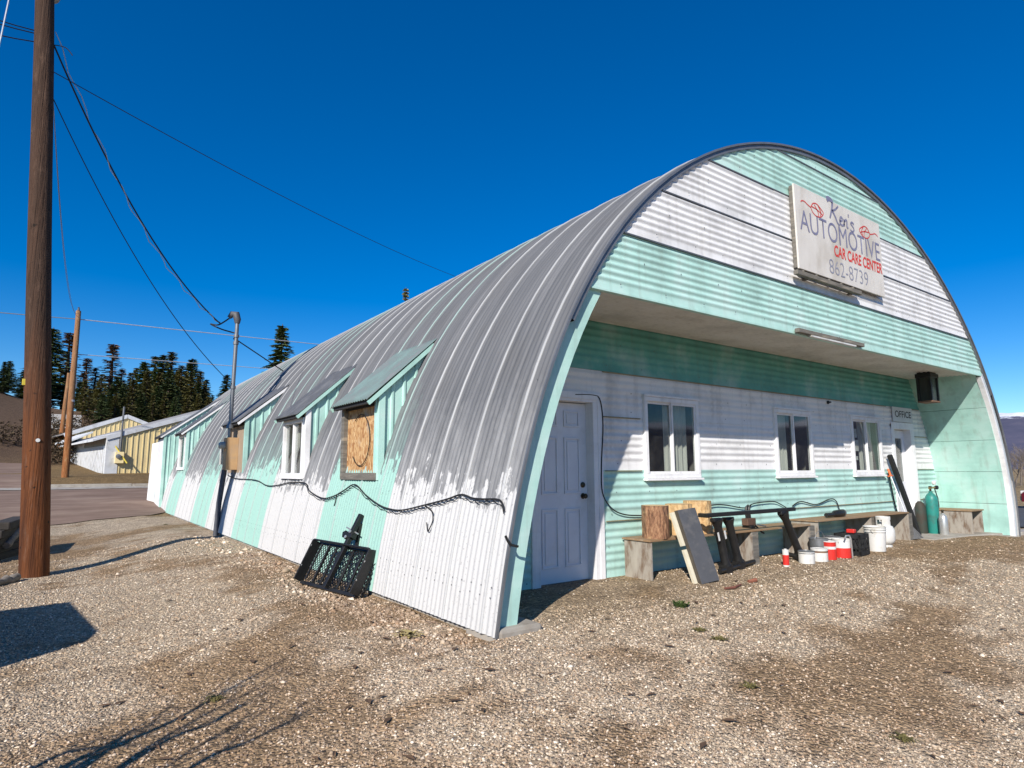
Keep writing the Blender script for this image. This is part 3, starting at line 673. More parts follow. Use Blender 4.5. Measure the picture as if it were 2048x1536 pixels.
# shed porch at the far end
d5, x5_ = dormer(20.4, 21.9, .02, 2.62, 3.95, 'porch', M_DROOF, xf=-.02); MB().mm((-.03, 20.43, .0), (.02, 21.87, 2.46)).build('porch_door', M_TRIM, d5, bevel=.01)
MB().prism([(-.03, 21.95, 0), (-.2, 22.5, -.05), (-.2, 22.55, -.05), (-.03, 22.0, 0)], (.05, 0, 2.4)).build('porch_wing', M_WHITE, d5)

# ================================================================== signs on the hut
def text_faces(txt, size=1., bold=0., shear=0., spacing=1.):
    c = bpy.data.curves.new('lettering', 'FONT'); c.body = txt; c.size = size; c.offset = bold; c.shear = shear; c.space_character = spacing; c.resolution_u = 4
    o = bpy.data.objects.new('lettering', c); COL.objects.link(o); dg = bpy.context.evaluated_depsgraph_get()
    me = bpy.data.meshes.new_from_object(o.evaluated_get(dg)); bpy.data.objects.remove(o); return me
def letter_on(name, txt, m, parent, x0, x1, z0, z1, y, **kw):
    me = text_faces(txt, **kw); v = np.array([p.co[:] for p in me.vertices]); a, b_ = v.min(0), v.max(0)
    for p in me.vertices:
        p.co = (x0+(p.co.x-a[0])/(b_[0]-a[0])*(x1-x0), y, z0+(p.co.y-a[1])/(b_[1]-a[1])*(z1-z0))
    me.update(); return put(name, me, m, parent)
def stroke(mb, pts, w0, w1=None, y=0., pen=None):
    pts = [Vector((p[0], 0, p[1])) for p in pts]; n = len(pts); vs = []
    for i, p in enumerate(pts):
        d = (pts[min(i+1, n-1)]-pts[max(i-1, 0)]).normalized(); r = Vector((-d.z, 0, d.x))
        wd = w0 if w1 is None else w0+(w1-w0)*i/(n-1)
        vs += [(p.x+r.x*wd/2, y, p.z+r.z*wd/2), (p.x-r.x*wd/2, y, p.z-r.z*wd/2)]
    mb.add(vs, [(2*i, 2*i+1, 2*i+3, 2*i+2) for i in range(n-1)])
def smooth_pts(p, n=6):
    out = []; P = [p[0]]+list(p)+[p[-1]]
    for i in range(1, len(P)-2):
        for k in range(n):
            t = k/n; a, b_, c, d = [np.array(P[j], float) for j in (i-1, i, i+1, i+2)]
            out.append(tuple(.5*((2*b_)+(-a+c)*t+(2*a-5*b_+4*c-d)*t*t+(-a+3*b_-3*c+d)*t**3)))
    out.append(tuple(p[-1])); return out
SG = thing('shop_sign', 'large weathered white plywood sign with blue and red lettering on the gable', 'sign', (4.75, -.095, 3.9))
SW, SH = 2.42, 1.17
MB().mm((0, -.012, 0), (SW, .012, SH)).build('board', M_SIGN, SG, bevel=.002)
m = MB(); m.mm((.0, .0125, .02), (.05, .06, SH-.02)); m.build('batten', M_GREYW, SG); MB().mm((SW-.06, .0125, .02), (SW, .06, SH-.02)).build('batten', M_GREYW, SG)
MB().mm((.05, .0125, .02), (SW-.06, .055, .07)).build('batten', M_GREYW, SG); MB().mm((.05, .0125, SH-.08), (SW-.06, .055, SH-.02)).build('batten', M_GREYW, SG)
yl = -.0155
letter_on('lettering', 'AUTOMOTIVE', M_BLUE, SG, .09, SW-.06, .55, .84, yl, spacing=1.0, bold=-.003)
letter_on('lettering', 'CAR CARE CENTER', M_RED, SG, .95, SW-.03, .355, .525, yl, bold=.022, shear=.12)
letter_on('lettering', '862-8739', mat('sign_grey', (.22, .23, .30), (.3, .3, .35), 12, .7), SG, .78, 1.90, .08, .29, yl, bold=-.012)
ks = MB()    # brush script written as strokes
def ST(p, a, b_=None): stroke(ks, smooth_pts([(.84+.76*x, .83+.36*z) for x, z in p]), a*1.45, b_ and b_*1.45, yl)
ST([(.0, .92), (.08, 1.0), (.18, .97), (.22, .88)], .06, .035); ST([(.21, .9), (.17, .6), (.08, .2)], .035, .022)
ST([(.42, .86), (.3, .66), (.17, .55)], .02, .02); ST([(.19, .55), (.28, .36), (.36, .12), (.44, .08)], .03, .018)
ST([(.44, .26), (.53, .32), (.55, .42), (.49, .44), (.45, .30), (.47, .14), (.55, .12), (.62, .24)], .022)
ST([(.61, .42), (.61, .12)], .022); ST([(.61, .3), (.68, .42), (.72, .38), (.71, .14), (.76, .12)], .022); ST([(.80, .72), (.79, .58)], .022, .012)
ST([(.99, .38), (.93, .44), (.87, .36), (.96, .24), (.98, .12), (.9, .04), (.84, .1)], .022, .016)
ks.build('lettering', M_BLUE, SG)
def leafmark(cx, cz, s, flip):
    k = MB(); f = -1 if flip else 1
    P = lambda L_: [(cx+f*x*s, cz+z*s) for x, z in L_]
    for L_ in ([(-.5, 0), (-.3, .22), (.0, .27), (.3, .14), (.5, -.02), (.25, -.24), (-.1, -.28), (-.36, -.18), (-.5, 0)], [(-.42, .06), (0, .02), (.4, -.1)], [(-.2, .2), (.05, -.05), (.1, -.26)], [(.1, .22), (.3, -.02), (.22, -.2)],
               [(-.5, 0), (-.75, .06), (-1., .14), (-1.2, .10), (-1.25, .04)]):
        stroke(k, smooth_pts(P(L_)), .015, None, yl)
    return k.build('emblem', M_RED, SG)
leafmark(.56, .93, .33, False); leafmark(1.92, .93, .33, True)
hb = thing('lamp_bar', 'dark weathered bar on brackets just under the shop sign', 'bracket', (4.66, -.10, 3.80))
MB().mm((0, -.03, 0), (1.72, .03, .06)).build('bar', M_GREYW, hb, bevel=.006)
for k in range(5): MB().beam((.15+.33*k, -.02, .061), (.22+.33*k, .02, .10), .03, .02).build('bracket', M_GREYW, hb)
for xx in (.3, 1.5): MB().mm((xx, .0305, -.01), (xx+.05, .098, .05)).build('bracket', M_GREYW, hb)
hb = thing('weathered_strip', 'short weathered grey strip of wood on the edge of the overhang', 'board', (4.66, -.05, 3.04))
MB().mm((0, -.045, 0), (1.74, .018, .055)).build('board', M_GREYW, hb, bevel=.006); MB().mm((.3, -.040, -.022), (1.5, .01, -.001)).build('batten', M_PWHITE, hb)
os_ = thing('office_sign', 'small white OFFICE sign above the far white door', 'sign', (10.12, DW-.034, 2.215))
MB().mm((0, -.008, 0), (.86, .008, .285)).build('board', mat('office_board', (.62, .63, .65), (.55, .56, .58), 4, .6), os_, bevel=.003)
letter_on('lettering', 'OFFICE', M_TEXT, os_, .09, .79, .085, .215, -.0105, bold=.012)
# lantern under the soffit
lt = hitY(1874, 750, .5); ln = thing('porch_lantern', 'black box lantern hanging under the porch soffit by the right wall', 'lantern', (10.2, .55, 2.52))
m = MB(); m.mm((-.19, -.13, .46), (.19, .13, .54)); m.mm((-.155, -.105, .54), (.155, .105, .575)); m.build('cap', M_BLACK, ln, bevel=.01)
for (a, b_) in ((-.15, -.1), (.15, -.1), (-.15, .1), (.15, .1)): MB().mm((a-.022, b_-.022, .03), (a+.022, b_+.022, .46)).build('post', M_BLACK, ln)
MB().mm((-.175, -.125, .0), (.175, .125, .03)).build('base', mat('old_wood_trim', (.22, .13, .08), (.14, .08, .05), 5, .8), ln, bevel=.005)
for (a, b_) in (((-.128, -.104, .03), (.128, -.1, .46)), ((-.128, .1, .03), (.128, .104, .46)), ((-.154, -.078, .03), (-.15, .078, .46)), ((.15, -.078, .03), (.154, .078, .46))):
    MB().mm(a, b_).build('pane', mat('smoked_glass', (.03, .032, .03), (.045, .045, .04), 3, .12), ln)
# floodlight bolt on the wall
hk = hitY(1653, 805, DW); tag(MB().lathe([(.03, 0), (.03, .02), (.015, .03), (.012, .06), (0, .062)], 12, (hk[0], DW-.018, hk[2]), (0, -1, 0)).build('wall_hook', M_BLACK), 'small dark hook on the white porch wall between two windows', 'hook')

# ================================================================== benches and things along the porch
def bench(name, label, xs, zt, y0, y1, loc, posts=True):
    e = thing(name, label, 'bench', loc)
    MB().mm((xs[0]-.02, y0, zt-.022), (xs[-1]+.03, y1, zt)).build('seat', M_PLANK, e, bevel=.003)
    for i, x in enumerate(xs):
        MB().mm((x, y0+.012, -.02), (x+.022, y1-.02, zt-.023)).build('support', M_PLYG, e)
        if i and posts: MB().mm((x+.0225, y0+.008, -.02), (x+.15, y0+.045, zt-.024)).build('post', M_GREYW, e)
    return e
bench('bench', 'low bench carrying the log rounds, nearest the white panelled door', [2.67, 4.62, 6.05], .505, .72, 1.165, (0, 0, .0))
bench('bench', 'low bench behind the buckets and cans, ending at the office door', [6.30, 7.95, 9.33], .545, .72, 1.165, (0, 0, .0))
rb = thing('bench', 'short boxy plywood bench against the mint right wall', 'bench', (11.3, .42, .035))
MB().mm((-.02, -.015, .45), (.60, .72, .475)).build('seat', M_PLANK, rb, bevel=.003); MB().mm((0, 0, 0), (.025, .70, .449)).build('support', M_PLYG, rb); MB().mm((.52, 0, 0), (.545, .70, .449)).build('support', M_PLYG, rb); MB().mm((.026, .66, 0), (.519, .68, .449)).build('back', M_PLYG, rb)

def bark_mat(name, c1, c2, c3):
    m, t, b = new_mat(name); v = coords(t, False, (1, 1, .35)); p = coords(t)
    vo = N(t, 'ShaderNodeTexVoronoi', Scale=26., feature='F1'); t.links.new(v, vo.inputs['Vector']); n1 = noise(t, v, 30, 6, .75); n2 = noise(t, p, 7, 4, .6)
    c = ramp(t, n1, [(.36, c1), (.5, c2), (.64, c3)]); c = mixc(t, ramp(t, n2, [(.58, (0, 0, 0)), (.66, (.8,)*3)]), c, (.50, .33, .17))
    t.links.new(c, b.inputs['Base Color']); b.inputs['Roughness'].default_value = .9; bump(t, b, math_(t, 'ADD', vo.outputs['Distance'], n1), .9, .02); return m
M_BARK = bark_mat('pine_bark', (.10, .05, .03), (.26, .13, .07), (.42, .25, .14)); M_PEEL = bark_mat('peeled_log', (.42, .24, .10), (.58, .38, .18), (.68, .48, .26))
M_CUT = mat('cut_wood', (.62, .45, .26), (.48, .31, .15), 7, .8, stretch=(1, 1, 1), bmp=.2)
def log_round(label, u, y, r, h, m, seed, base=.505):
    rr = random.Random(seed); c = hitY(u, 1040, y); e = thing('log_round', label, 'log', (c[0], y, base), rr.random()*6)
    b = MB(); n = 30; prof = [1+.06*math.sin(2*a+seed)+.03*math.sin(5*a+seed*2)+rr.uniform(-.015, .015) for a in np.linspace(0, 6.283, n, endpoint=False)]
    rows = []
    for z in np.linspace(0, h, 9):
        k = [(r*prof[i]*(1+rr.uniform(-.02, .02))*math.cos(2*math.pi*i/n), r*prof[i]*math.sin(2*math.pi*i/n), z) for i in range(n)]; rows.append(k+[k[0]])
    b.grid(rows); b.build('bark', m, e)
    q = MB(); q.add([(p[0]*.985, p[1]*.985, h+.002) for p in rows[-1][:-1]], [tuple(range(n))]); q.build('cut_face', M_CUT, e)
log_round('brown bark-covered log round on the near end of the bench', 1311, .88, .165, .375, M_BARK, 1)
log_round('pale peeled log round beside the bark-covered one, half behind the grey panel', 1358, .98, .155, .37, M_PEEL, 2)
log_round('pale tall log round on the bench behind the grey leaning panel', 1396, .955, .165, .40, M_PEEL, 5)
# leaning grey panel with foam edges
pb = hitG(1419, 1166); e = thing('leaning_panel', 'dark grey laminate panel leaning on the bench in front of the logs', 'panel', (pb[0], pb[1], pb[2]))
top = Vector((-.12, .20, .80)); side = Vector((.285, -.02, .02)); nrm = side.cross(top).normalized()
def slab(a, s1, s2, th): return MB().add([a, a+s1, a+s1+s2, a+s2, a+nrm*th, a+s1+nrm*th, a+s1+s2+nrm*th, a+s2+nrm*th], [(0, 3, 2, 1), (4, 5, 6, 7), (0, 1, 5, 4), (1, 2, 6, 5), (2, 3, 7, 6), (3, 0, 4, 7)])
o0 = Vector((-.13, 0, 0)); back = -nrm
slab(o0-nrm*.01, side, top, .012).build('face', M_GPANEL, e, bevel=.002)
slab(o0+side*-.035-nrm*.045, side*.9, top, .03).build('core', mat('dark_core', (.10, .085, .065), (.06, .05, .04), 8, .8), e)
slab(o0+side*-.19-nrm*.085, side*.6, top*.475, .035).build('foam_strip', M_FOAM, e); slab(o0+side*-.19-nrm*.085+top*.525, side*.6, top*.46, .035).build('foam_strip', M_FOAM, e)
# black steel frame
e = thing('steel_frame', 'black steel trestle frame with tubular legs standing in front of the bench', 'frame', (0, 0, 0))
def P3(u, v, y): return Vector(hitY(u, v, y))
ya = .60
a, b_ = P3(1412, 1031, ya), P3(1588, 1018, ya); MB().beam(a, b_, .06, .05).build('top_rail', M_BLACK, e, bevel=.008)
MB().beam(a+Vector((-.02, -.05, 0)), a+Vector((.0, .1, 0)), .05, .05).build('rail_end', M_BLACK, e, bevel=.008)
for (tu, tv, bu, bv, yy) in ((1433, 1040, 1452, 1138, .57), (1456, 1038, 1478, 1136, .66), (1566, 1026, 1600, 1112, .6)):
    t_, q_ = P3(tu, tv, yy), P3(bu, bv, yy); q_.z = max(q_.z, .14); l_ = MB().tube([t_, t_*.85+q_*.15, t_*.15+q_*.85, q_], [.075, .05, .05, .065], 14).build('leg', M_BLACK, e, smooth=True)
    MB().tube([q_+Vector((0, -.05, -.03)), q_+Vector((0, .05, -.03))], .075, 14).build('foot_hub', M_BLACK, l_, smooth=True)
    MB().beam(t_+Vector((-.09, 0, -.0)), t_+Vector((.09, 0, 0)), .07, .05).build('gusset', M_BLACK, l_, bevel=.012)
for (u, v) in ((1436, 1065), (1449, 1061)): 
    p = P3(u, v, .515); MB().beam(p, p+Vector((.025, 0, -.1)), .028, .004, up=(0, 1, 0)).build('sticker', M_PWHITE, e)
for (u0, v0, u1, v1, y0_, y1_) in ((1440, 1146, 1508, 1133, .52, .74), (1596, 1118, 1648, 1108, .55, .50), (1575, 1108, 1604, 1118, .75, .55)):
    p, q_ = P3(u0, v0, y0_), P3(u1, v1, y1_); p.z = max(p.z, .10); q_.z = max(q_.z, .10); MB().tube([p, q_], .03, 10).build('foot_bar', M_BLACK, e, smooth=True)
# bench vice
e = thing('bench_vice', 'rusty bench vice with black jaws on the bench by the wall', 'vice', (P3(1497, 1040, .95).x, .95, .505))
MB().mm((-.05, -.07, 0), (.05, .07, .035)).build('base', M_BLACK, e, bevel=.006); MB().mm((-.09, -.05, .035), (.10, .05, .13)).build('body', mat('rusty_iron', (.16, .09, .06), (.09, .055, .04), 9, .7, .3), e, bevel=.008)
for dx in (-.03, .035): MB().tube([(dx, 0, .12), (dx-.015, 0, .2), (dx-.005, 0, .28), (dx+.03, -.01, .31)], [.02, .02, .018, .01], 8).build('jaw', M_BLACK, e, smooth=True)
MB().tube([(.02, -.11, .05), (.16, -.16, .02)], .009, 8).build('handle', M_SILVER, e); MB().tube([(.0, -.1, .04), (.08, -.14, -.05), (.13, -.14, -.07)], .012, 6).build('chain', M_BLACK, e)
# small tool on the second bench
e = thing('power_tool', 'small black corded grinder lying on the far bench', 'tool', (P3(1675, 1037, .9).x, .9, .545))
MB().tube([(-.34, 0, .045), (-.12, 0, .045)], .033, 12).build('handle', M_BLACK, e, smooth=True); MB().tube([(-.12, 0, .05), (-.06, 0, .055), (.14, 0, .06), (.17, 0, .06)], [.035, .055, .058, .05], 14).build('body', M_BLACK, e, smooth=True); MB().tube([(.171, 0, .06), (.19, 0, .06)], .058, 14).build('guard', M_GALVD, e, smooth=True)

# cylinders, buckets and cans
def can(name, label, cat, u, v, r, h, bodym, lidm=None, band=None, handle=False, taper=1., zz=None, group=None):
    p = hitG(u, v); r *= 1.2; h *= 1.25; yy = .42 if v > 1100 else .69-r; p = hitY(u, v-10, yy); z = float(G(p[0], yy)); e = thing(name, label, cat, (p[0], yy, z))
    MB().lathe([(r*taper, 0), (r*taper, .004), (r, h-.012), (r*1.03, h-.012), (r*1.03, h), (r*.9, h), (r*.9, h-.01), (0.001, h-.01)], 24).build('body', bodym, e, smooth=True)
    if lidm: MB().lathe([(r*1.04, h+.0005), (r*1.04, h+.012), (r*.85, h+.013), (r*.83, h+.008), (.001, h+.008)], 24).build('lid', lidm, e, smooth=True)
    if band: MB().lathe([(r*1.006*(taper+(1-taper)*band[0]), h*band[0]), (r*1.006*(taper+(1-taper)*band[1]), h*band[1])], 24).build('label_band', band[2], e, smooth=True)
    if handle: MB().tube([(r*math.cos(a)*1.03, -.02-.3*r*math.sin(a)*0, h*.9-handle*r*math.sin(a)) for a in np.linspace(0, math.pi, 14)], .004, 6).build('handle', M_GALV, e)
    return e
pl = can('metal_pail', 'galvanised metal pail with upright wire handle among the cans', 'pail', 1637, 1092, .105, .22, M_GALV, None, None, -1.0, .85)
can('paint_bucket', 'white one-gallon paint bucket with grey rim beside the metal pail', 'bucket', 1664, 1090, .098, .21, M_PWHITE, M_GALVD, (.72, .93, M_GALVD), .8)
can('paint_can', 'red and white paint can right of centre, in front of the black crate', 'paint can', 1684, 1118, .10, .20, M_PWHITE, M_PWHITE, (.0, .55, M_PRED), .5)
can('paint_can', 'red paint can with white spots left of the red and white one', 'paint can', 1660, 1118, .07, .19, M_PRED, M_PWHITE, (.6, .75, M_PWHITE))
can('paint_can', 'low white paint can behind the trestle frame foot', 'paint can', 1612, 1107, .085, .12, M_PWHITE, M_GALV, (.85, .97, M_GALVD))
can('paint_can', 'low stained white paint can between the foot and the red can', 'paint can', 1638, 1108, .09, .125, M_PWHITE, M_PWHITE, (.75, .9, mat('dried_brown_paint', (.2, .12, .07), (.14, .08, .05), 8, .7)))
e = can('spray_can', 'small white and red spray can left of the frame foot', 'spray can', 1571, 1116, .033, .17, M_PWHITE, None, (.1, .7, M_PRED)); MB().lathe([(.03, .171), (.028, .19), (.018, .20), (.018, .225), (0, .226)], 14).build('cap', M_PWHITE, e, smooth=True)
p = hitG(1636, 1121); e = thing('funnel_bottle', 'yellow plastic bottle lying by the frame foot', 'bottle', (p[0], p[1]+.04, p[2]+.035), .25); MB().lathe([(.03, -.12), (.036, -.11), (.036, .05), (.016, .10), (.013, .13), (0, .131)], 16, (0, 0, 0), (1, .05, 0)).build('body', M_YEL, e, smooth=True)
# five gallon bucket
p = hitG(1752, 1102); e = thing('five_gallon_bucket', 'white five-gallon plastic bucket in front of the propane tank', 'bucket', (hitY(1752, 1090, .45)[0], .45, float(G(7., .45))))
h = .37; MB().lathe([(.13, 0), (.132, .01), (.148, h*.78), (.160, h*.78), (.160, h*.80), (.149, h*.81), (.150, h*.88), (.163, h*.885), (.163, h*.905), (.152, h*.91), (.153, h*.97), (.164, h*.975), (.164, h), (.146, h), (.143, h*.9), (.125, .02), (.001, .015)], 32).build('body', M_PWHITE, e, smooth=True)
MB().tube([(.163*math.cos(a), -.05*math.sin(a)-.01, h*.86-.10*math.sin(a)) for a in np.linspace(0, math.pi, 16)], .004, 6).build('handle', M_GALV, e)
# propane tank
p = hitG(1770, 1096); e = thing('propane_tank', 'white propane tank with collar behind the five-gallon bucket', 'tank', (hitY(1769, 1080, .60)[0], .60, float(G(7.5, .6))))
MB().lathe([(.11, 0), (.11, .03), (.09, .04), (.13, .06), (.155, .11), (.158, .2), (.155, .27), (.13, .325), (.07, .355), (.03, .36), (0, .361)], 28).build('body', M_PWHITE, e, smooth=True)
q = MB(); [q.grid([[(.105*math.cos(a), .105*math.sin(a), z) for a in np.linspace(a0, a1, 10)] for z in (.335, .47)]) for a0, a1 in ((-.8, .9), (1.6, 2.6), (3.4, 4.7))]; q.grid([[(.105*math.cos(a), .105*math.sin(a), z) for a in np.linspace(-.8, 5.2, 36)] for z in (.43, .48)]); q.build('collar', M_PWHITE, e, solid=.006); MB().lathe([(.02, .36), (.02, .40), (.035, .405), (.035, .43), (0, .431)], 12).build('valve', M_BRASS, e, smooth=True)
# milk crate
p = hitG(1712, 1110); e = thing('milk_crate', 'black plastic lattice milk crate behind the red and white can', 'crate', (hitY(1704, 1090, .48)[0], .48, float(G(6.8, .48))+.003), .1)
s_, h = .175, .30; MB().mm((-s_, -s_, 0), (s_, s_, .012)).build('floor', M_RUB, e)
for k in range(4):
    q = MB(); C_, S_ = math.cos(k*math.pi/2), math.sin(k*math.pi/2); T = lambda x, z, y=-s_: (x*C_-y*S_, x*S_+y*C_, z)
    def bar(x0, z0, x1, z1, wd): q.beam(T(x0, z0), T(x1, z1), .010, wd, up=(C_*0+.0, 0, 1) if abs(x1-x0) > 1e-6 else (C_, S_, 0))
    bar(-s_, .03, s_, .03, .06); bar(-s_, h-.03, s_, h-.03, .06); bar(-s_, .1, s_, .1, .012)
    for x in np.linspace(-s_+.012, s_-.012, 3): bar(x, .0, x, h, .024)
    for x in np.linspace(-s_, s_-.055, 6): bar(x, .06, x+.055, h-.06, .009); bar(x+.055, .06, x, h-.06, .009)
    q.build('side', M_RUB, e)
MB().mm((-.05, -.06, .305), (.04, .05, .36)).build('contents', M_PRED, e, bevel=.01)
MB().mm((-.15, -.15, .08), (.15, .15, .29)).build('contents', M_DARK, e, bevel=.02)
p = hitY(1702, 1090, .28); tag(MB().tube([(p[0]-.16, .28, .33), (p[0]-.12, .28, .37), (p[0]-.03, .28, .365), (p[0]+.01, .28, .32), (p[0]+.02, .28, .05)], .011, 8).build('bent_tube', M_SILVER, smooth=True), 'bright bent metal tube hooked over the milk crate', 'tube')
# oxygen cylinder
p = hitZ(1865, 1064, .05); e = thing('oxygen_cylinder', 'tall green gas cylinder with brass regulator in the porch corner', 'cylinder', (p[0]-.45, .93, .036))
MB().lathe([(.10, 0), (.108, .02), (.108, .66), (.10, .72), (.07, .77), (.035, .80), (.035, .83), (0, .831)], 28).build('body', M_GREEN, e, smooth=True)
q = MB(); q.lathe([(.02, .83), (.02, .90), (.028, .905), (.028, .93), (0, .931)], 12); q.build('valve', M_BRASS, e, smooth=True)
MB().tube([(-.06, 0, .89), (.2, -.02, .90)], .016, 8).build('regulator', mat('brass', (.45, .32, .12), (.35, .24, .09), 9, .35, .7), e, smooth=True)
for dx, dz, mm_ in ((.21, .0, M_BLACK), (.11, .09, M_PWHITE)): MB().lathe([(.04, 0), (.04, .03), (.034, .035), (0, .036)], 18, (dx, -.02, .90+dz), (-.35, -1, 0)).build('gauge', mm_, e, smooth=True)
MB().tube([(.14, -.02, .89), (.17, -.05, .7), (.22, -.04, .55), (.2, .0, .3)], .01, 6).build('hose', M_RUB, e, smooth=True)
e = thing('rusty_cylinder', 'dark second gas cylinder tucked behind the green one', 'cylinder', (p[0]-.60, 1.08, .036)); MB().lathe([(.09, 0), (.095, .02), (.095, .52), (.07, .6), (.03, .64), (0, .641)], 22).build('body', mat('rust_green', (.03, .05, .04), (.05, .03, .02), 6, .7), e, smooth=True)
p = hitZ(1888, 1068, .05); e = thing('aluminium_cylinder', 'small silver gas cylinder beside the boxy bench', 'cylinder', (p[0]-.3, .72, .036)); MB().lathe([(.07, 0), (.075, .015), (.075, .33), (.06, .385), (.03, .41), (.03, .43), (0, .431)], 24).build('body', M_SILVER, e, smooth=True); q = MB(); q.lathe([(.018, .43), (.018, .49), (0, .491)], 10); q.tube([(-.04, 0, .47), (.06, 0, .475)], .014, 8); q.build('valve', M_BRASS, e, smooth=True)
# broom and pipe leaning by the office door
b0 = hitG(1832, 1079); t0 = P3(1776, 938, 1.12); e = thing('broom', 'grey broom with orange grip leaning beside the office door', 'broom', (b0[0], b0[1], b0[2]))
bb = Vector(b0); v_ = t0-bb; MB().tube([v_*.16, v_*.9], .012, 8).build('handle', M_SILVER, e, smooth=True); MB().tube([v_*.9, v_], .02, 8).build('grip', M_ORANGE, e, smooth=True); MB().tube([v_*.9+Vector((-.1, 0, -.01)), v_*.9+Vector((.08, 0, .0))], .012, 6).build('hook', M_ORANGE, e)
q = MB(); n_ = 14
for k in range(n_):
    f = k/(n_-1)-.5; q.tube([v_*.19+Vector((f*.06, 0, 0)), Vector((f*.34+.03, -.02+random.uniform(-.03, .03), .012))], [.008, .018], 5)
q.build('bristles', M_STRAW, e)
b0 = hitG(1838, 1071); t0 = P3(1779, 910, 1.10); e = tag(MB().beam((b0[0], b0[1], .06), t0, .075, .07).build('black_channel', M_RUB, None, bevel=.008), 'long black channel bar leaning against the office door frame', 'bar')
# small litter on the ground
p = hitG(1470, 1178); tag(MB().tube([(p[0]-.15, p[1]+.02, p[2]+.02), (p[0], p[1], p[2]+.018), (p[0]+.2, p[1]+.06, p[2]+.02)], [.012, .014, .008], 6).build('stick', mat('rust_stick', (.20, .075, .05), (.14, .05, .035), 9, .8)), 'thin reddish stick lying on the gravel in front of the trestle frame', 'stick')
p = hitG(1512, 1165); tag(MB().tube([(p[0]-.1, p[1]+.03, p[2]+.015), (p[0], p[1], p[2]+.03), (p[0]+.09, p[1]+.05, p[2]+.015)], [.02, .022, .012], 6).build('bark_chip', mat('red_chip', (.30, .10, .055), (.2, .08, .05), 9, .8)), 'reddish bark chip on the gravel right of the frame', 'bark')

# ================================================================== side of the hut: meter, mast, cables, cargo carrier
yb = 10.36
e = thing('electric_meter_box', 'tan electric meter box with round glass meter on the side wall', 'meter box', (.0, yb, 1.34))
MB().mm((.03, 0, .0), (.27, .30, .70)).build('box', M_TAN, e, bevel=.008); MB().mm((.02, .015, .40), (.0295, .285, .69)).build('cover', mat('meter_cover', (.52, .30, .13), (.44, .24, .1), 6, .5), e, bevel=.004)
MB().mm((.025, .015, .02), (.0297, .285, .385)).build('cover', M_TAN, e, bevel=.003)
MB().lathe([(.085, 0), (.085, .03), (.078, .035), (.075, .10), (.05, .125), (0, .13)], 22, (.02, .15, .53), (-1, 0, 0)).build('meter', mat('meter_glass', (.42, .42, .38), (.3, .3, .28), 6, .15), e, smooth=True)
MB().tube([(.08, .36, .0), (.08, .36, .55)], .045, 12).build('conduit', M_GALV, e, smooth=True); MB().tube([(.0, .36, .12), (.0, .36, .48)], .03, 12).build('conduit', M_PWHITE, e, smooth=True)
g0 = float(G(-.02, yb+.36)); e = thing('ground_conduit', 'dark upright conduit running from the ground to the meter box', 'conduit', (-.03, yb+.30, g0)); MB().tube([(0, 0, -.05), (.03, 0, .7), (.10, 0, 1.34-g0)], .055, 12).build('pipe', M_PVC, e, smooth=True)
e = thing('service_mast', 'galvanised electric service mast with weatherhead rising above the dormers', 'mast', (.10, yb+.12, 2.04))
mt = Vector((.10, yb+.12, 0)); hd = Vector(hitX(475, 640, .12))-Vector((.10, yb+.12, 2.04))
MB().tube([(0, 0, 0), tuple(hd*.98)], .042, 14).build('pipe', M_GALV, e, smooth=True)
for f in (.42, .80, .86): MB().tube([tuple(hd*(f-.012)), tuple(hd*(f+.012))], .058, 14).build('clamp', M_GALV, e, smooth=True)
q = MB(); q.tube([tuple(hd*.97), tuple(hd*.99+Vector((0, 0, .03))), tuple(hd+Vector((-.03, .03, .13))), tuple(hd+Vector((-.10, .07, .14))), tuple(hd+Vector((-.16, .10, .05)))], [.055, .075, .085, .07, .045], 12); q.build('weatherhead', mat('cast_grey', (.10, .10, .105), (.07, .07, .075), 6, .6), e, smooth=True)
MB().tube([tuple(hd*.83), tuple(hd*.83+Vector((-.06, .0, .02)))], .02, 8).build('insulator', M_BLACK, e, smooth=True)
MB().lathe([(.085, -.06), (.075, .0), (.05, .06), (.045, .09)], 14, tuple(hd*.10)).build('flashing', M_GALV, e, smooth=True)
HEAD = Vector((.10, yb+.12, 2.04))+hd
def cable(label, pts, r, m=M_RUB, group=None, n=6, cat='cable', name='cable'): return tag(MB().tube(pts, r, n).build(name, m, smooth=True), label, cat, group)
ga = Vector(hitA(567, 742, .01)); cable('short black guy rod from the service mast down to the roof', [HEAD-hd*.17, ga], .014, n=6, cat='guy rod', name='guy_rod')
cable('black loop of service wire hanging at the weatherhead', smooth_pts([tuple(HEAD+Vector((-.15, .1, .04))), tuple(HEAD+Vector((-.35, .2, -.12))), tuple(HEAD+Vector((-.5, .3, -.10))), tuple(HEAD+Vector((-.3, .15, -.22))), tuple(HEAD+Vector((-.05, .02, -.3)))], 5), .016)
pts = [(1014, 1022), (1005, 1000), (971, 998), (950, 996), (928, 989), (900, 998), (854, 1010), (809, 1020), (781, 1017), (760, 1008), (736, 990), (714, 969), (692, 981), (672, 992), (648, 996), (622, 981), (614, 966), (583, 965), (560, 970), (537, 971), (514, 960), (475, 957), (458, 950)]
cp = [tuple(hitA(u, v, .03)) for u, v in pts]; cable('black cable festooned along the painted side wall below the dormers', smooth_pts(cp, 5), .009)
cp2 = [(x, y, z-.018-.02*abs(math.sin(i*.9))) for i, (x, y, z) in enumerate(smooth_pts(cp[:18], 5))]; cable('thin second strand hanging just below the festooned side cable', cp2, .004)
cable('thin wire loop hanging from the side cable on the white panels', smooth_pts([tuple(hitA(u, v, .025)) for u, v in ((855, 1012), (868, 1022), (870, 1040), (864, 1056), (860, 1062), (858, 1045))], 5), .006)
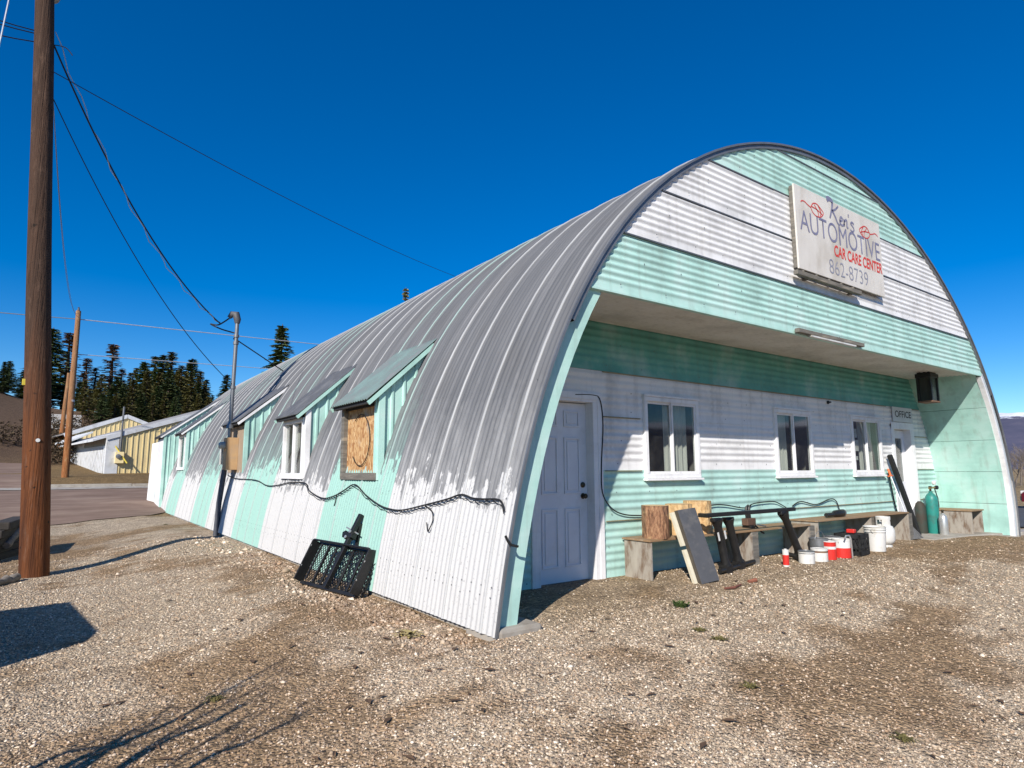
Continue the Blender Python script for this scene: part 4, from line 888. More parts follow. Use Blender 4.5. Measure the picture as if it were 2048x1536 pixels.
cable('short wire tail hanging below the boarded dormer', smooth_pts([tuple(hitA(u, v, .025)) for u, v in ((677, 990), (675, 1002), (672, 1012))], 4), .008)
cable('short black cable crossing the mint jamb board', smooth_pts([tuple(hitY(u, v, -.10)) for u, v in ((1011, 1072), (1020, 1088), (1036, 1093))], 4), .011)
yw = DW-.04
cable('black cable dropping beside the panelled door and along behind the logs', smooth_pts([tuple(hitY(u, v, yw)) for u, v in ((1150, 789), (1185, 790), (1200, 800), (1206, 850), (1203, 930), (1205, 985), (1222, 1015), (1245, 1028), (1278, 1031), (1330, 1028), (1420, 1011), (1450, 1010), (1490, 1016), (1508, 1007), (1545, 1003), (1560, 1008), (1572, 1015))], 5), .008)
cable('black cable looping along the far porch wall to the grinder', smooth_pts([tuple(hitY(u, v, yw)) for u, v in ((1585, 1012), (1602, 1003), (1632, 1009), (1660, 998), (1672, 1002), (1679, 1020), (1682, 1028))], 5), .009)
cable('dark cable running down beside the office door frame', smooth_pts([tuple(hitY(u, v, yw)) for u, v in ((1777, 945), (1783, 975), (1789, 1005), (1796, 1030))], 4), .012)

# hitch cargo carrier leaning on the side
cl, cr_ = hitG(602, 1169), hitG(714, 1199); a = Vector(cl); b_ = Vector(cr_); ux = (b_-a); wid = ux.length; ux.normalize()
e = thing('cargo_carrier', 'black steel hitch cargo carrier with mesh floor leaning on the side wall', 'cargo carrier', tuple((a+b_)/2))
uy = Vector((0, 0, 1)).cross(ux); uy = -uy if uy.x < 0 else uy
up = (Vector((0, 0, 1))*math.cos(.50)+uy*math.sin(.50)).normalized(); nn = ux.cross(up).normalized(); nn = -nn if nn.x > 0 else nn   # nn faces the lot
H_ = .50; W2 = wid/2
def cb(x0, z0, x1, z1, w_, d_, off=0., nm='bar', m=M_BLACK): return MB().beam(ux*x0+up*z0+nn*off+Vector((0, 0, .03)), ux*x1+up*z1+nn*off+Vector((0, 0, .03)), w_, d_, up=tuple(nn)).build(nm, m, e, bevel=.004)
for x in (-W2, W2): cb(x, 0, x, H_, .02, .13, .05, 'side_rail')
for z in (0, H_): cb(-W2+.012, z, W2-.012, z, .04, .045, .0, 'end_rail')
cb(-W2+.012, H_, W2-.012, H_, .02, .03, .10, 'end_rail')
for x in (-.36, -.2, .16, .36): cb(x*wid/1.2, .025, x*wid/1.2, H_-.025, .035, .02, -.005, 'slat')
for x in (-.42, -.25): cb(x*wid/1.2, .025, x*wid/1.2, H_-.025, .022, .02, .07, 'slat')
q = MB(); sp_ = .05
k = -int((W2+H_)/sp_)
xs_ = np.arange(-W2, W2, sp_)
for x in xs_:
    for z in np.arange(.03, H_-.03, sp_):
        for s in (-1, 1):
            x0_, x1_ = (x, x+sp_) if s > 0 else (x+sp_, x)
            A = ux*x0_+up*z-nn*.02+Vector((0, 0, .03)); B = ux*x1_+up*(z+sp_)-nn*.02+Vector((0, 0, .03)); dd = (B-A).cross(nn).normalized()*.0065
            q.add([A-dd, A+dd, B+dd, B-dd], [(0, 1, 2, 3)])
o = q.build('mesh_floor', M_BLACK, e); o['kind'] = 'stuff'
cb(.02, -.0, .06, H_+.40, .055, .055, .05, 'tongue'); 
MB().beam(ux*.06+up*(H_+.08)-nn*.08, ux*.06+up*(H_+.33)+nn*.02, .05, .06, up=tuple(nn)).build('tongue_brace', M_BLACK, e, bevel=.004)
MB().beam(ux*-.02+up*(H_+.14)+nn*.06, ux*.1+up*(H_+.17)+nn*.06, .09, .08, up=tuple(nn)).build('hinge_plate', M_BLACK, e, bevel=.004)
cb(-.10, H_+.12, -.05, H_+.15, .07, .03, .06, 'hinge_tab')
MB().tube([ux*-.12+up*(H_+.25)+nn*.06, ux*.16+up*(H_+.19)+nn*.06], .009, 8).build('hitch_pin', M_SILVER, e, smooth=True)
for x, z in ((-W2, .45), (-W2, .2), (W2, .38), (W2, .17)): MB().lathe([(.016, 0), (.014, .008), (0, .009)], 10, tuple(ux*(x)+up*z+nn*.117), tuple(nn)).build('bolt', M_SILVER, e)
for x, z in ((.02, .12), (.06, .19)): MB().lathe([(.02, 0), (.018, .01), (0, .011)], 10, tuple(ux*x+up*(H_+z)+nn*.108), tuple(nn)).build('bolt', M_SILVER, e)
cb(W2-.01, H_*.95, W2+.0, 0.02, .02, .03, -.06, 'rear_leg')

# ================================================================== utility poles and wires
def pole_mat(name, base, dark, top, grey):
    m, t, b = new_mat(name); v = coords(t, False, (7, 7, .35)); f2 = coords(t, False, (26, 26, .6)); p = coords(t)
    z = N(t, 'ShaderNodeSeparateXYZ'); t.links.new(p, z.inputs[0])
    c = ramp(t, noise(t, v, 1, 5, .65), [(.3, dark), (.55, base), (.75, tuple(x*1.35 for x in base))])
    c = mixc(t, ramp(t, noise(t, f2, 1, 4, .7), [(.5, (0, 0, 0)), (.72, (.75,)*3)]), c, dark)
    zz = math_(t, 'ADD', math_(t, 'DIVIDE', z.outputs[2], 8.), math_(t, 'MULTIPLY', math_(t, 'SUBTRACT', noise(t, v, .6, 3, .5), .5), .35))
    c = mixc(t, ramp(t, zz, [(.18, (0, 0, 0)), (.5, (.9,)*3)]), c, mixc(t, noise(t, f2, 1.3, 4, .7), grey, top))
    ck = noise(t, coords(t, False, (55, 55, .45)), 1, 3, .6); c = mixc(t, ramp(t, ck, [(.62, (0, 0, 0)), (.68, (.85,)*3)]), c, tuple(x*.25 for x in dark))
    c = mixc(t, ramp(t, noise(t, coords(t, False, (12, 12, 2.5)), 1, 5, .7), [(.55, (0, 0, 0)), (.75, (.5,)*3)]), c, tuple(min(.5, x*2.4) for x in top))
    c = mixc(t, ramp(t, noise(t, p, 7, 2, .5), [(.72, (0, 0, 0)), (.76, (.9,)*3)]), c, (.02, .015, .012))
    t.links.new(c, b.inputs['Base Color']); b.inputs['Roughness'].default_value = .88; b.inputs['Specular IOR Level'].default_value = .2; bump(t, b, math_(t, 'SUBTRACT', noise(t, f2, 1, 5, .7), math_(t, 'MULTIPLY', ck, 1.2)), 1.0, .02); return m
M_POLE = pole_mat('pole_wood', (.17, .058, .02), (.05, .02, .011), (.085, .052, .036), (.035, .024, .019)); M_POLE2 = pole_mat('pole_wood_orange', (.33, .135, .048), (.18, .065, .025), (.33, .18, .095), (.26, .135, .065))
def upole(label, base, top, r0, r1, m, mark=True):
    base = Vector(base); e = thing('utility_pole', label, 'utility pole', base); d = Vector(top)-base
    q = MB(); q.tube([tuple(d*f+Vector((.006*math.sin(9*f), .006*math.cos(7*f), 0))) for f in np.linspace(-.03, 1, 26)], [r0+(r1-r0)*max(0, f) for f in np.linspace(-.03, 1, 26)], 28); q.build('shaft', m, e, smooth=True); return e, d
pb = hitG(68, 1152)
def on_ray_at(u, v, y): return Vector(hitY(u, v, y))
ptop = on_ray_at(90, -60, pb[1]+.1); P1, d1_ = upole('big dark brown utility pole in the foreground at the left edge', pb, ptop, .195, .13, M_POLE)
d_u = d1_
def onpole(f): return Vector(pb)+d_u*f
MB().mm((.16, -.15, 0), (.19, -.12, .0001)) if False else None
fr_ = Vector((CAM[0]-pb[0], CAM[1]-pb[1], 0)).normalized(); rt_ = Vector((fr_.y*-1, fr_.x, 0)); rt_ = rt_ if rt_.dot(Vector(CR)) > 0 else -rt_
pp = d_u*.205+fr_*.185; MB().lathe([(.03, 0), (.028, .006), (0, .007)], 14, tuple(pp+rt_*.02), tuple(fr_)).build('tag', M_PWHITE, P1)
pp = d_u*.29-rt_*.17+fr_*.06; MB().beam(pp, pp+Vector((0, 0, .1)), .05, .05).build('tag', M_YEL, P1, bevel=.006)
# transformer near the top
tc = d_u*.965; MB().lathe([(.10, -.04), (.2, 0), (.22, .05), (.22, .75), (.2, .8), (.0, .81)], 22, tuple(tc-fr_*.36+Vector((0, 0, .12)))).build('transformer', M_GALV, P1, smooth=True); MB().beam(tc-fr_*.1+Vector((0, 0, .3)), tc-fr_*.3+Vector((0, 0, .3)), .08, .1).build('bracket', M_GALVD, P1)
def wire(label, a, b_, sag, r, m, n=24, group='overhead wires'):
    a = Vector(a); b_ = Vector(b_); pts = [a.lerp(b_, k/n)-Vector((0, 0, sag*4*(k/n)*(1-k/n))) for k in range(n+1)]; return cable(label, [tuple(p) for p in pts], r, m, group, 6, 'wire', 'overhead_wire')
def pole_pt(v, off=.0):      # point on the big pole seen at photo row v
    f = 0
    best = min((abs(((768-FPX*((Vector(pb)+d_u*f-Vector(CAM)).dot(Vector(CU)))/((Vector(pb)+d_u*f-Vector(CAM)).dot(Vector(CF))))-v)), f) for f in np.linspace(0, 1, 400))
    return Vector(pb)+d_u*best[1]+rt_*off
M_WGREY = mat('wire_grey', (.20, .21, .22), (.14, .15, .16), 9, .5); M_WWHITE = mat('wire_pale', (.55, .56, .58), (.4, .4, .42), 9, .5)
Aw = pole_pt(84, .14); wire('thick twisted service wire sagging from the big pole to the service mast', Aw, HEAD+Vector((-.3, .2, -.10)), .55, .014, M_RUB)
Aw2 = Aw+Vector((0, 0, .22)); n = 40; tp = []
for k in range(n+1):
    t_ = k/n; p = Aw2.lerp(HEAD+Vector((-.3, .2, -.08)), t_)-Vector((0, 0, .75*4*t_*(1-t_))); tp.append(tuple(p+Vector((.03*math.sin(k*1.4), 0, .03*math.cos(k*1.4)))))
cable('pale messenger wire twisted round the service wire', tp, .008, M_WWHITE, cat='wire', name='overhead_wire', group='overhead wires')
wire('thin telephone wire sagging from the big pole to the middle of the mast', pole_pt(188, .13), HEAD-hd*.56, .50, .008, M_RUB)
wire('straight dark wire from the big pole over the hut roof ridge', pole_pt(138, .13), hitY(930, 560, 17.5), .25, .008, M_RUB)
cable('short dark jumper wires arching out of the big pole to the right', smooth_pts([tuple(pole_pt(84, .12)), tuple(pole_pt(80, .3)), tuple(pole_pt(92, .40))], 5), .008, cat='wire', group='overhead wires', name='overhead_wire')
for k, (v0, dz) in enumerate(((66, .3), (72, .22), (90, -.05))):
    a = pole_pt(v0, -.12); wire(('highest', 'middle', 'lowest')[k]+' dark wire running off the big pole to the left', a, a-rt_*6+fr_*2.5+Vector((0, 0, 1.2+dz*2)), 1.0, .009, M_RUB)
a = hitY(24, -30, 6.); wire('pale guy wire crossing the upper left corner', a, hitY(-14, 150, 5.0), 0., .010, M_WWHITE)
p2 = hitY(130, 953, 31.); p2t = hitY(157, 622, 31.4); P2, d2_ = upole('orange-brown utility pole across the street beside the yellow building', (p2[0], p2[1], float(G(p2[0], p2[1]))), p2t, .15, .105, M_POLE2)
MB().lathe([(.03, 0), (.06, .05), (.03, .12), (.05, .16), (0, .2)], 12, tuple(d2_)).build('insulator', M_GALVD, P2, smooth=True); MB().tube([tuple(d2_*.44+Vector((0, 0, 0))), tuple(d2_*.452)], .135, 20).build('band', M_PWHITE, P2, smooth=True)
p2t = Vector(p2t)
wire('upper pale street wire running right from the orange-brown pole', p2t+Vector((0, 0, -.4)), Vector(hitY(1500, 760, 60.)), .5, .022, M_WWHITE)
wire('lower pale street wire running right from the orange-brown pole', p2t+Vector((0, 0, -2.1)), Vector(hitY(1500, 790, 60.)), .5, .018, M_WWHITE)
wire('faint left one of two wires dropping from the big pole to the far pole', pole_pt(150, .12), p2t+Vector((0, 0, -.1)), 1.2, .006, M_WGREY); wire('faint right one of two wires dropping from the big pole to the far pole', pole_pt(170, .13), p2t+Vector((.1, 0, -.25)), 1.2, .006, M_WGREY)
wire('street wire leaving the orange-brown pole to the left', p2t+Vector((0, 0, -.4)), p2t+Vector((-22, 2, .6)), .4, .02, M_WGREY)
p3 = hitY(121, 878, 52.); p3t = hitY(138, 746, 52.); P3_, d3_ = upole('thin far utility pole with white transformer on the hillside', (p3[0], p3[1], float(G(p3[0], p3[1]))), p3t, .16, .11, M_POLE2); MB().lathe([(.2, 0), (.22, .05), (.22, .8), (.1, .85), (0, .86)], 14, tuple(d3_*.80+Vector((.35, -.1, 0)))).build('transformer', M_PWHITE, P3_, smooth=True)
SRC = []

# ================================================================== yellow storage building across the street
M_YSID = mat('yellow_siding', (.74, .60, .31), (.66, .53, .27), 3, .7, stretch=(1, 1, .3), dirt=(.60, .48, .26))
M_YBAT = mat('yellow_batten', (.78, .64, .34), (.68, .55, .29), 3, .7); M_SHED = mat('shed_white', (.66, .67, .68), (.55, .56, .57), 3, .7, dirt=(.42, .42, .4))
M_SHROOF = mat('shed_roof', (.34, .33, .32), (.25, .24, .23), 3, .7)
c0 = hitY(234, 948, 36.); YB = thing('yellow_building', 'pale yellow board-and-batten storage building with white trim across the street', 'building', (c0[0], c0[1], c0[2]-.02), math.radians(8))
def gable(parent, x0, xm, x1, y0, y1, ze, zp, zb, ze1=None, battens=None, sp=.27):
    ze1 = ze if ze1 is None else ze1; pts = [(x0, y0, zb), (x1, y0, zb), (x1, y0, ze1), (xm, y0, zp), (x0, y0, ze)]
    MB().prism(pts, (0, y1-y0, 0)).build('wall', M_YSID, parent)
    x = x0+.03
    while x < battens:
        zt = ze+(zp-ze)*(x-x0)/(xm-x0) if x < xm else zp+(ze1-zp)*(x-xm)/(x1-xm)
        MB().mm((x, y0-.035, zb), (x+.05, y0-.001, zt-.12)).build('batten', M_YBAT, parent); x += sp
    # roof slabs and white rake boards
    for (xa, za, xb, zb_) in ((x0, ze, xm, zp), (xm, zp, x1, ze1)):
        d = Vector((xb-xa, 0, zb_-za)).normalized(); o0 = Vector((xa, 0, za))-(d*.7 if xa == x0 else Vector((0, 0, 0))); o1 = Vector((xb, 0, zb_))+(d*.5 if xb == x1 else Vector((0, 0, 0))); up_ = Vector((-d.z, 0, d.x))
        MB().prism([o0+up_*.02+Vector((0, y0-.06, 0)), o1+up_*.02+Vector((0, y0-.06, 0)), o1+up_*.10+Vector((0, y0-.06, 0)), o0+up_*.10+Vector((0, y0-.06, 0))], (0, y1-y0+.12, 0)).build('roof', M_SHROOF, parent)
        MB().prism([o0-up_*.14+Vector((0, y0-.10, 0)), o1-up_*.14+Vector((0, y0-.10, 0)), o1+up_*.11+Vector((0, y0-.10, 0)), o0+up_*.11+Vector((0, y0-.10, 0))], (0, .038, 0)).build('rake_board', M_SHED, parent)
gable(YB, 0, 7.2, 14.4, 0, 11, 2.2, 4.65, 0., None, 5.2)
gable(YB, -.35, 2.6, 5.8, 11.05, 20, 2.85, 4.05, .5, 2.8, 4.5)
MB().mm((-.62, -.04, 0), (-.02, .25, 2.12)).build('end_post', M_SHED, YB, bevel=.01)
for k in range(26):                                              # white ribbed side wall
    MB().mm((-.66, .27+.40*k, .0), (-.60, .55+.40*k, 1.55 if k < 14 else 2.0)).build('side_panel', M_SHED, YB)
MB().mm((-.59, .26, 0.), (-.02, 10.9, 2.0)).build('side_wall', mat('shed_shade', (.33, .32, .3), (.25, .24, .22), 3, .8), YB)
MB().prism([(-1.25, 0, 1.75), (0, 0, 2.22), (0, 0, 2.32), (-1.25, 0, 1.85)], (0, 10.9, 0)).build('awning', M_SHED, YB)
MB().prism([(-1.35, 5.6, 1.95), (-.3, 5.6, 2.5), (-.3, 5.6, 2.6), (-1.35, 5.6, 2.05)], (0, 6, 0)).build('awning', M_SHED, YB)
mp = hitY(240, 910, 35.75); e = thing('yellow_meter_box', 'yellow wall meter box with conduit on the yellow building', 'meter box', (mp[0], 35.75, mp[2]-.45)); MB().mm((-.22, 0, 0), (.2, .24, .62)).build('box', M_YBAT, e, bevel=.02); MB().tube([(0, .14, .62), (0.02, .14, 3.1)], .05, 8).build('conduit', M_GALVD, e); MB().lathe([(.12, 0), (.12, .1), (0, .12)], 14, (-.08, 0, .38), (0, -1, 0)).build('meter', M_GALV, e, smooth=True); MB().tube([(-.4, .3, 1.2), (.35, -.1, .0)], .04, 6).build('brace', M_YEL, e)
e = thing('retaining_wall', 'pale concrete retaining wall on the hillside behind the far pole', 'wall', tuple(hitY(126, 836, 60.))); MB().mm((-1.6, 0, -1.2), (1.3, .5, .3)).build('wall', mat('pale_block', (.5, .48, .45), (.4, .38, .36), 3, .9), e, bevel=.03)

# ================================================================== conifers
def leaf_mat(name, c1, c2, c3):
    m, t, b = new_mat(name); p = coords(t); oi = N(t, 'ShaderNodeObjectInfo')
    c = ramp(t, noise(t, p, .9, 4, .7), [(.3, c1), (.55, c2), (.8, c3)]); h = N(t, 'ShaderNodeHueSaturation'); t.links.new(c, h.inputs['Color'])
    v = math_(t, 'MULTIPLY_ADD', oi.outputs['Random'], .5); v.node.inputs[2].default_value = .75; t.links.new(v, h.inputs['Value'])
    t.links.new(h.outputs[0], b.inputs['Base Color']); b.inputs['Roughness'].default_value = .8; b.inputs['Specular IOR Level'].default_value = .15; return m
M_FIR = leaf_mat('fir_needles', (.055, .08, .034), (.11, .145, .056), (.19, .21, .08)); M_PINE = leaf_mat('pine_needles', (.10, .105, .035), (.18, .165, .06), (.27, .21, .09)); M_LARCH = leaf_mat('bare_larch_twigs', (.13, .088, .06), (.19, .13, .085), (.25, .17, .115))
M_TRUNK = mat('conifer_trunk', (.11, .075, .055), (.07, .05, .038), 6, .9)
def conifer_mesh(H, R, dens, droop, first, seed, irregular=.3):
    r = random.Random(seed); tr = MB(); cr = MB(); tr.tube([(0, 0, -.6), (0, 0, H*.5), (r.uniform(-.1, .1), 0, H)], [.022*H, .012*H, .002*H], 8)
    z = first*H
    while z < H*.985:
        f = (z-first*H)/(H*(1-first)); prof = R*(1-f)**.85*(.55+.45*min(1, f*6)); nb = max(3, int(r.randint(4, 7)*dens))
        for k in range(nb):
            a = r.uniform(0, 6.283); ln = prof*r.uniform(1-irregular*1.6, 1.12)
            if ln < .12: ln = .12
            dz = -droop*ln+r.uniform(-.1, .1)*ln; ca, sa = math.cos(a), math.sin(a)
            tr.add([(0, 0, z), (0, 0, z+.05), (ca*ln, sa*ln, z+dz)], [(0, 1, 2)])
            n = max(4, int(ln/.10*dens))
            for j in range(n):
                u = (j+r.random())/n*.98+.04; px, py, pz = ca*ln*u, sa*ln*u, z+dz*u+.05*math.sin(u*3)
                for q in range(2):
                    s = (.13+.09*(1-u))*r.uniform(.7, 1.4)*(H/12)**.5; b = a+r.uniform(-1.3, 1.3); t_ = r.uniform(-.35, .55)
                    ex, ey, ez = math.cos(b)*s*1.5, math.sin(b)*s*1.5, -s*.45*r.random(); wx, wy, wz = -math.sin(b)*s*.38, math.cos(b)*s*.38, s*t_*.7
                    cr.add([(px-wx, py-wy, pz-wz), (px+wx, py+wy, pz+wz), (px+ex+wx*.4, py+ey+wy*.4, pz+ez+wz), (px+ex*1.25, py+ey*1.25, pz+ez*1.3)], [(0, 1, 2), (0, 2, 3)])
        z += H*.0135*r.uniform(.5, 1.5)
    return tr.mesh('trunk'), cr.mesh('crown')
KINDS = {'fir': (conifer_mesh(12, 2.5, 1.0, .28, .03, 11), M_FIR, 12), 'fir_b': (conifer_mesh(12, 2.1, .95, .38, .03, 12), M_FIR, 12), 'pine': (conifer_mesh(12, 2.2, .8, .05, .10, 13, .5), M_PINE, 12), 'pine_b': (conifer_mesh(12, 1.9, .75, .12, .06, 14, .5), M_PINE, 12), 'larch': (conifer_mesh(12, 2.0, .5, -.05, .06, 15, .5), M_LARCH, 12)}
def tree(kind, label, u_top, v_top, dist, group, wide=2.1):
    (tm, cm), m, H0 = KINDS[kind]; p = hitY(u_top, v_top, dist); g = float(G(p[0], dist)); sc = max(3., p[2]-g)/H0
    e = thing({'f': 'fir_tree', 'p': 'pine_tree', 'l': 'larch_tree'}[kind[0]], label, 'tree', (p[0], dist, g), random.random()*6.28, group); e.scale = (sc*wide, sc*wide, sc)
    put('trunk', tm, M_TRUNK, e); put('crown', cm, m, e)
GH = 'conifers on the hill beyond the street'
ORD = ('leftmost', 'second from left', 'third from left', 'fourth from left', 'fifth from left', 'sixth from left', 'rightmost')
for i, (k, u, v, d) in enumerate(sorted((('fir', 18, 752, 72), ('fir_b', 48, 742, 78), ('fir', 108, 655, 80), ('fir_b', 86, 690, 76), ('fir', -14, 715, 76), ('fir_b', 6, 772, 70), ('fir', 72, 735, 74)), key=lambda t_: t_[1])): tree(k, ORD[i]+' of the dense dark firs on the left hillside by the foreground pole', u, v, d, GH)
for i, (k, u, v, d) in enumerate(sorted((('larch', 142, 665, 84), ('larch', 176, 716, 80), ('larch', 192, 735, 84), ('larch', 168, 745, 78), ('larch', 245, 738, 88)), key=lambda t_: t_[1])): tree(k, (ORD[:4]+ORD[6:])[i]+' of the shorter bare brownish larches above the yellow building', u, v, d, GH)
tree('larch', 'tallest bare larch standing above the yellow building', 228, 688, 86, GH)
for (k, u, v, d) in (('fir', 290, 722, 82), ('pine', 262, 745, 78), ('pine_b', 275, 735, 86), ('pine', 312, 712, 84), ('fir_b', 328, 708, 80), ('pine', 345, 703, 86), ('pine_b', 358, 742, 80), ('fir', 386, 716, 82), ('pine', 372, 742, 78), ('pine_b', 402, 742, 80), ('fir_b', 414, 758, 84), ('pine', 300, 758, 76), ('pine', 335, 765, 75), ('pine_b', 212, 765, 78), ('pine', 196, 770, 74), ('fir_b', 160, 770, 76), ('pine_b', 240, 775, 73), ('pine', 222, 760, 90), ('fir', 355, 775, 72), ('pine', 390, 775, 73), ('fir_b', 280, 780, 72), ('pine_b', 425, 790, 90), ('pine', 180, 790, 64), ('fir_b', 205, 800, 62), ('pine_b', 232, 795, 63), ('pine', 258, 802, 61), ('fir', 284, 796, 64), ('pine_b', 308, 790, 62), ('pine', 330, 796, 65), ('fir_b', 352, 792, 62), ('pine', 376, 790, 64), ('pine_b', 398, 788, 66), ('pine', 418, 800, 64), ('fir', 250, 765, 70), ('pine', 320, 745, 72), ('fir_b', 400, 765, 72), ('pine', 172, 760, 68), ('pine_b', 205, 748, 70), ('fir', 236, 752, 67), ('pine', 268, 758, 66), ('pine_b', 296, 742, 69), ('fir_b', 340, 738, 70), ('pine', 364, 730, 76), ('pine_b', 384, 752, 67), ('pine', 410, 770, 68), ('fir', 318, 770, 66)): tree(k, 'green conifer in the stand behind the yellow building', u, v, d, GH)
tree('fir', 'single tall pointed conifer rising behind the hut roof', 565, 648, 62, GH, 1.5)
tree('fir_b', 'small conifer tip just above the roof left of the tall pointed one', 455, 748, 90, GH)
tree('pine', 'tiny conifer top peeking over the hut roof ridge', 812, 574, 60, GH, .55)
# bushes at the foot of the hill
M_BUSH = leaf_mat('brown_brush', (.05, .035, .022), (.085, .06, .035), (.12, .09, .05))
def bush_mesh(seed, n=900):
    r = random.Random(seed); q = MB()
    for k in range(n):
        a = r.uniform(0, 6.28); rr = math.sqrt(r.random()); z = r.random()**.8*(1.1-.5*rr*rr); x, y = rr*math.cos(a), rr*math.sin(a); s = r.uniform(.05, .13); b = r.uniform(0, 6.28)
        q.add([(x, y, z), (x+s*math.cos(b), y+s*math.sin(b), z+s*r.uniform(-.4, 1)), (x+s*math.cos(b+1.2), y+s*math.sin(b+1.2), z+s*r.uniform(-.4, 1))], [(0, 1, 2)])
    return q.mesh('foliage')
BM = [bush_mesh(1), bush_mesh(2)]
for i, (u, v, d, s) in enumerate(((112, 905, 44, 1.2), (145, 900, 46, 1.1), (100, 880, 50, 1.3), (128, 868, 54, 1.4), (5, 885, 52, 1.3), (80, 860, 58, 1.3), (150, 872, 56, 1.5))):
    p = hitY(u, v, d); e = thing('shrub', 'low brown scrub bush at the foot of the hillside', 'shrub', (p[0], d, float(G(p[0], d))), i, 'scrub bushes on the hillside'); e.scale = (s, s, s*1.2); put('foliage', BM[i % 2], M_BUSH, e)

# ================================================================== right side: car, bare trees, mountain
def wheel(parent, x, y, r=.32, w_=.2):
    o = MB().lathe([(r*.62, -w_/2), (r*.93, -w_/2), (r, -w_*.32), (r, w_*.32), (r*.93, w_/2), (r*.62, w_/2)], 24, (x, y, r), (0, 1, 0)).build('wheel', M_RUB, parent, smooth=True)
    MB().lathe([(0.02, w_*.52), (.1, w_*.5), (r*.60, w_*.40), (r*.62, -w_*.4), (0.02, -w_*.45)], 20, (x, y, r), (0, 1 if y > 0 else -1, 0)).build('rim', M_SILVER, o, smooth=True)
def car(label, loc, rz, m, L_=4.5, W_=1.75, tall=1.42, truck=False):
    e = thing('parked_car' if not truck else 'pickup_truck', label, 'car' if not truck else 'truck', loc, rz); h = tall
    if not truck: prof = [(-L_/2, .32), (-L_/2, .72), (-L_/2+.1, .86), (-L_/2+.75, .92), (-L_/2+1.45, h-.05), (-L_/2+1.9, h), (L_/2-1.75, h-.02), (L_/2-1.05, .98), (L_/2-.25, .88), (L_/2, .66), (L_/2, .32)]
    else: prof = [(-L_/2, .45), (-L_/2, 1.02), (-L_/2+.06, 1.06), (-1.5, 1.06), (-1.45, h-.12), (-1.2, h), (.75, h-.01), (1.35, 1.12), (L_/2-.2, 1.02), (L_/2, .85), (L_/2, .45)]
    q = MB(); rows = []
    for (y, k, zs) in ((-W_/2, .0, 0), (-W_/2+.06, .0, .0), (-W_/2+.22, .0, .03), (W_/2-.22, .0, .03), (W_/2-.06, 0, 0), (W_/2, .0, .0)):
        rows.append([(x*(.985 if abs(y) > W_/2-.01 else 1), y*(1-.13*max(0, (z-.95)/(h-.95))) if z > .95 else y, z+(zs if z > .6 else 0)) for x, z in prof])
    q.grid(rows); n_ = len(prof); q.add(rows[0], [tuple(range(n_))]); q.add(rows[-1], [tuple(range(n_))[::-1]]); q.build('body', m, e, bevel=.03 if not truck else .16)
    gl = mat('car_glass', (.015, .018, .02), (.02, .022, .025), 3, .08)
    for s in (-1, 1):
        yy = s*(W_/2*.93); xs_ = [(-L_/2+1.5, .98), (-L_/2+1.85, h-.12), (L_/2-1.95, h-.12), (L_/2-1.35, .98)] if not truck else [(-.42, 1.12), (-.38, h-.14), (.62, h-.14), (1.1, 1.12)]
        MB().prism([(x, yy*(1-.10*(z-.95)/(h-.95))+s*.012, z) for x, z in xs_], (0, s*.01, 0)).build('side_window', gl, e)
        for x in (-L_/2+.85, L_/2-.85): wheel(e, x, s*(W_/2-.06), .32 if not truck else .38)
        MB().mm((L_/2-.14, s*W_/2*.72-.16, .66), (L_/2+.012, s*W_/2*.72+.16, .80)).build('headlight', M_PWHITE, e, bevel=.02); MB().mm((-L_/2-.012, s*W_/2*.76-.14, .68), (-L_/2+.1, s*W_/2*.76+.14, .82)).build('tail_light', M_PRED, e, bevel=.02)
    MB().mm((L_/2-.06, -W_/2*.9, .36), (L_/2+.05, W_/2*.9, .56)).build('bumper', M_GALVD, e, bevel=.03); MB().mm((-L_/2-.05, -W_/2*.9, .36), (-L_/2+.06, W_/2*.9, .56)).build('bumper', M_GALVD, e, bevel=.03)
    return e
car('dark red car parked beyond the hut at the right edge', (33.2, 3.15, float(G(33.2, 3.2))), math.radians(94), M_CARRED)
car('dark pickup truck standing left of the lot, casting a rounded shadow', (-5.78, 2.75, float(G(-5.7, 2.3))), math.radians(96), M_CARD, 5.3, 1.9, 1.84, True)
M_TWIG = mat('bare_twigs', (.20, .165, .135), (.13, .105, .085), 5, .9, rand=.4)
def bare_mesh(H, seed, spread=.5, levels=4, r0=.03, kids=(3, 5)):
    r = random.Random(seed); q = MB()
    def grow(p, d, ln, rad, lv):
        pts = [p]; dd = d.copy()
        for k in range(3): dd = (dd+Vector((r.uniform(-.16, .16), r.uniform(-.16, .16), r.uniform(-.02, .1)))).normalized(); pts.append(pts[-1]+dd*ln/3)
        q.tube([tuple(x) for x in pts], [rad, rad*.85, rad*.7, rad*.5], 5 if lv > 1 else 3)
        if lv <= 0: return
        for k in range(r.randint(*kids)):
            f = r.uniform(.35, 1.); b = pts[0].lerp(pts[-1], f); a = r.uniform(0, 6.28); side = Vector((math.cos(a), math.sin(a), r.uniform(-.1, .5))); grow(b, (dd+side*spread*r.uniform(.7, 1.5)).normalized(), ln*r.uniform(.5, .78), rad*.5, lv-1)
    grow(Vector((0, 0, -.2)), Vector((0, 0, 1)), H*.45, r0*H, levels); return q.mesh('branches')
BT = [bare_mesh(8, 3, .55, 4, .017), bare_mesh(8, 4, .45, 4, .015)]
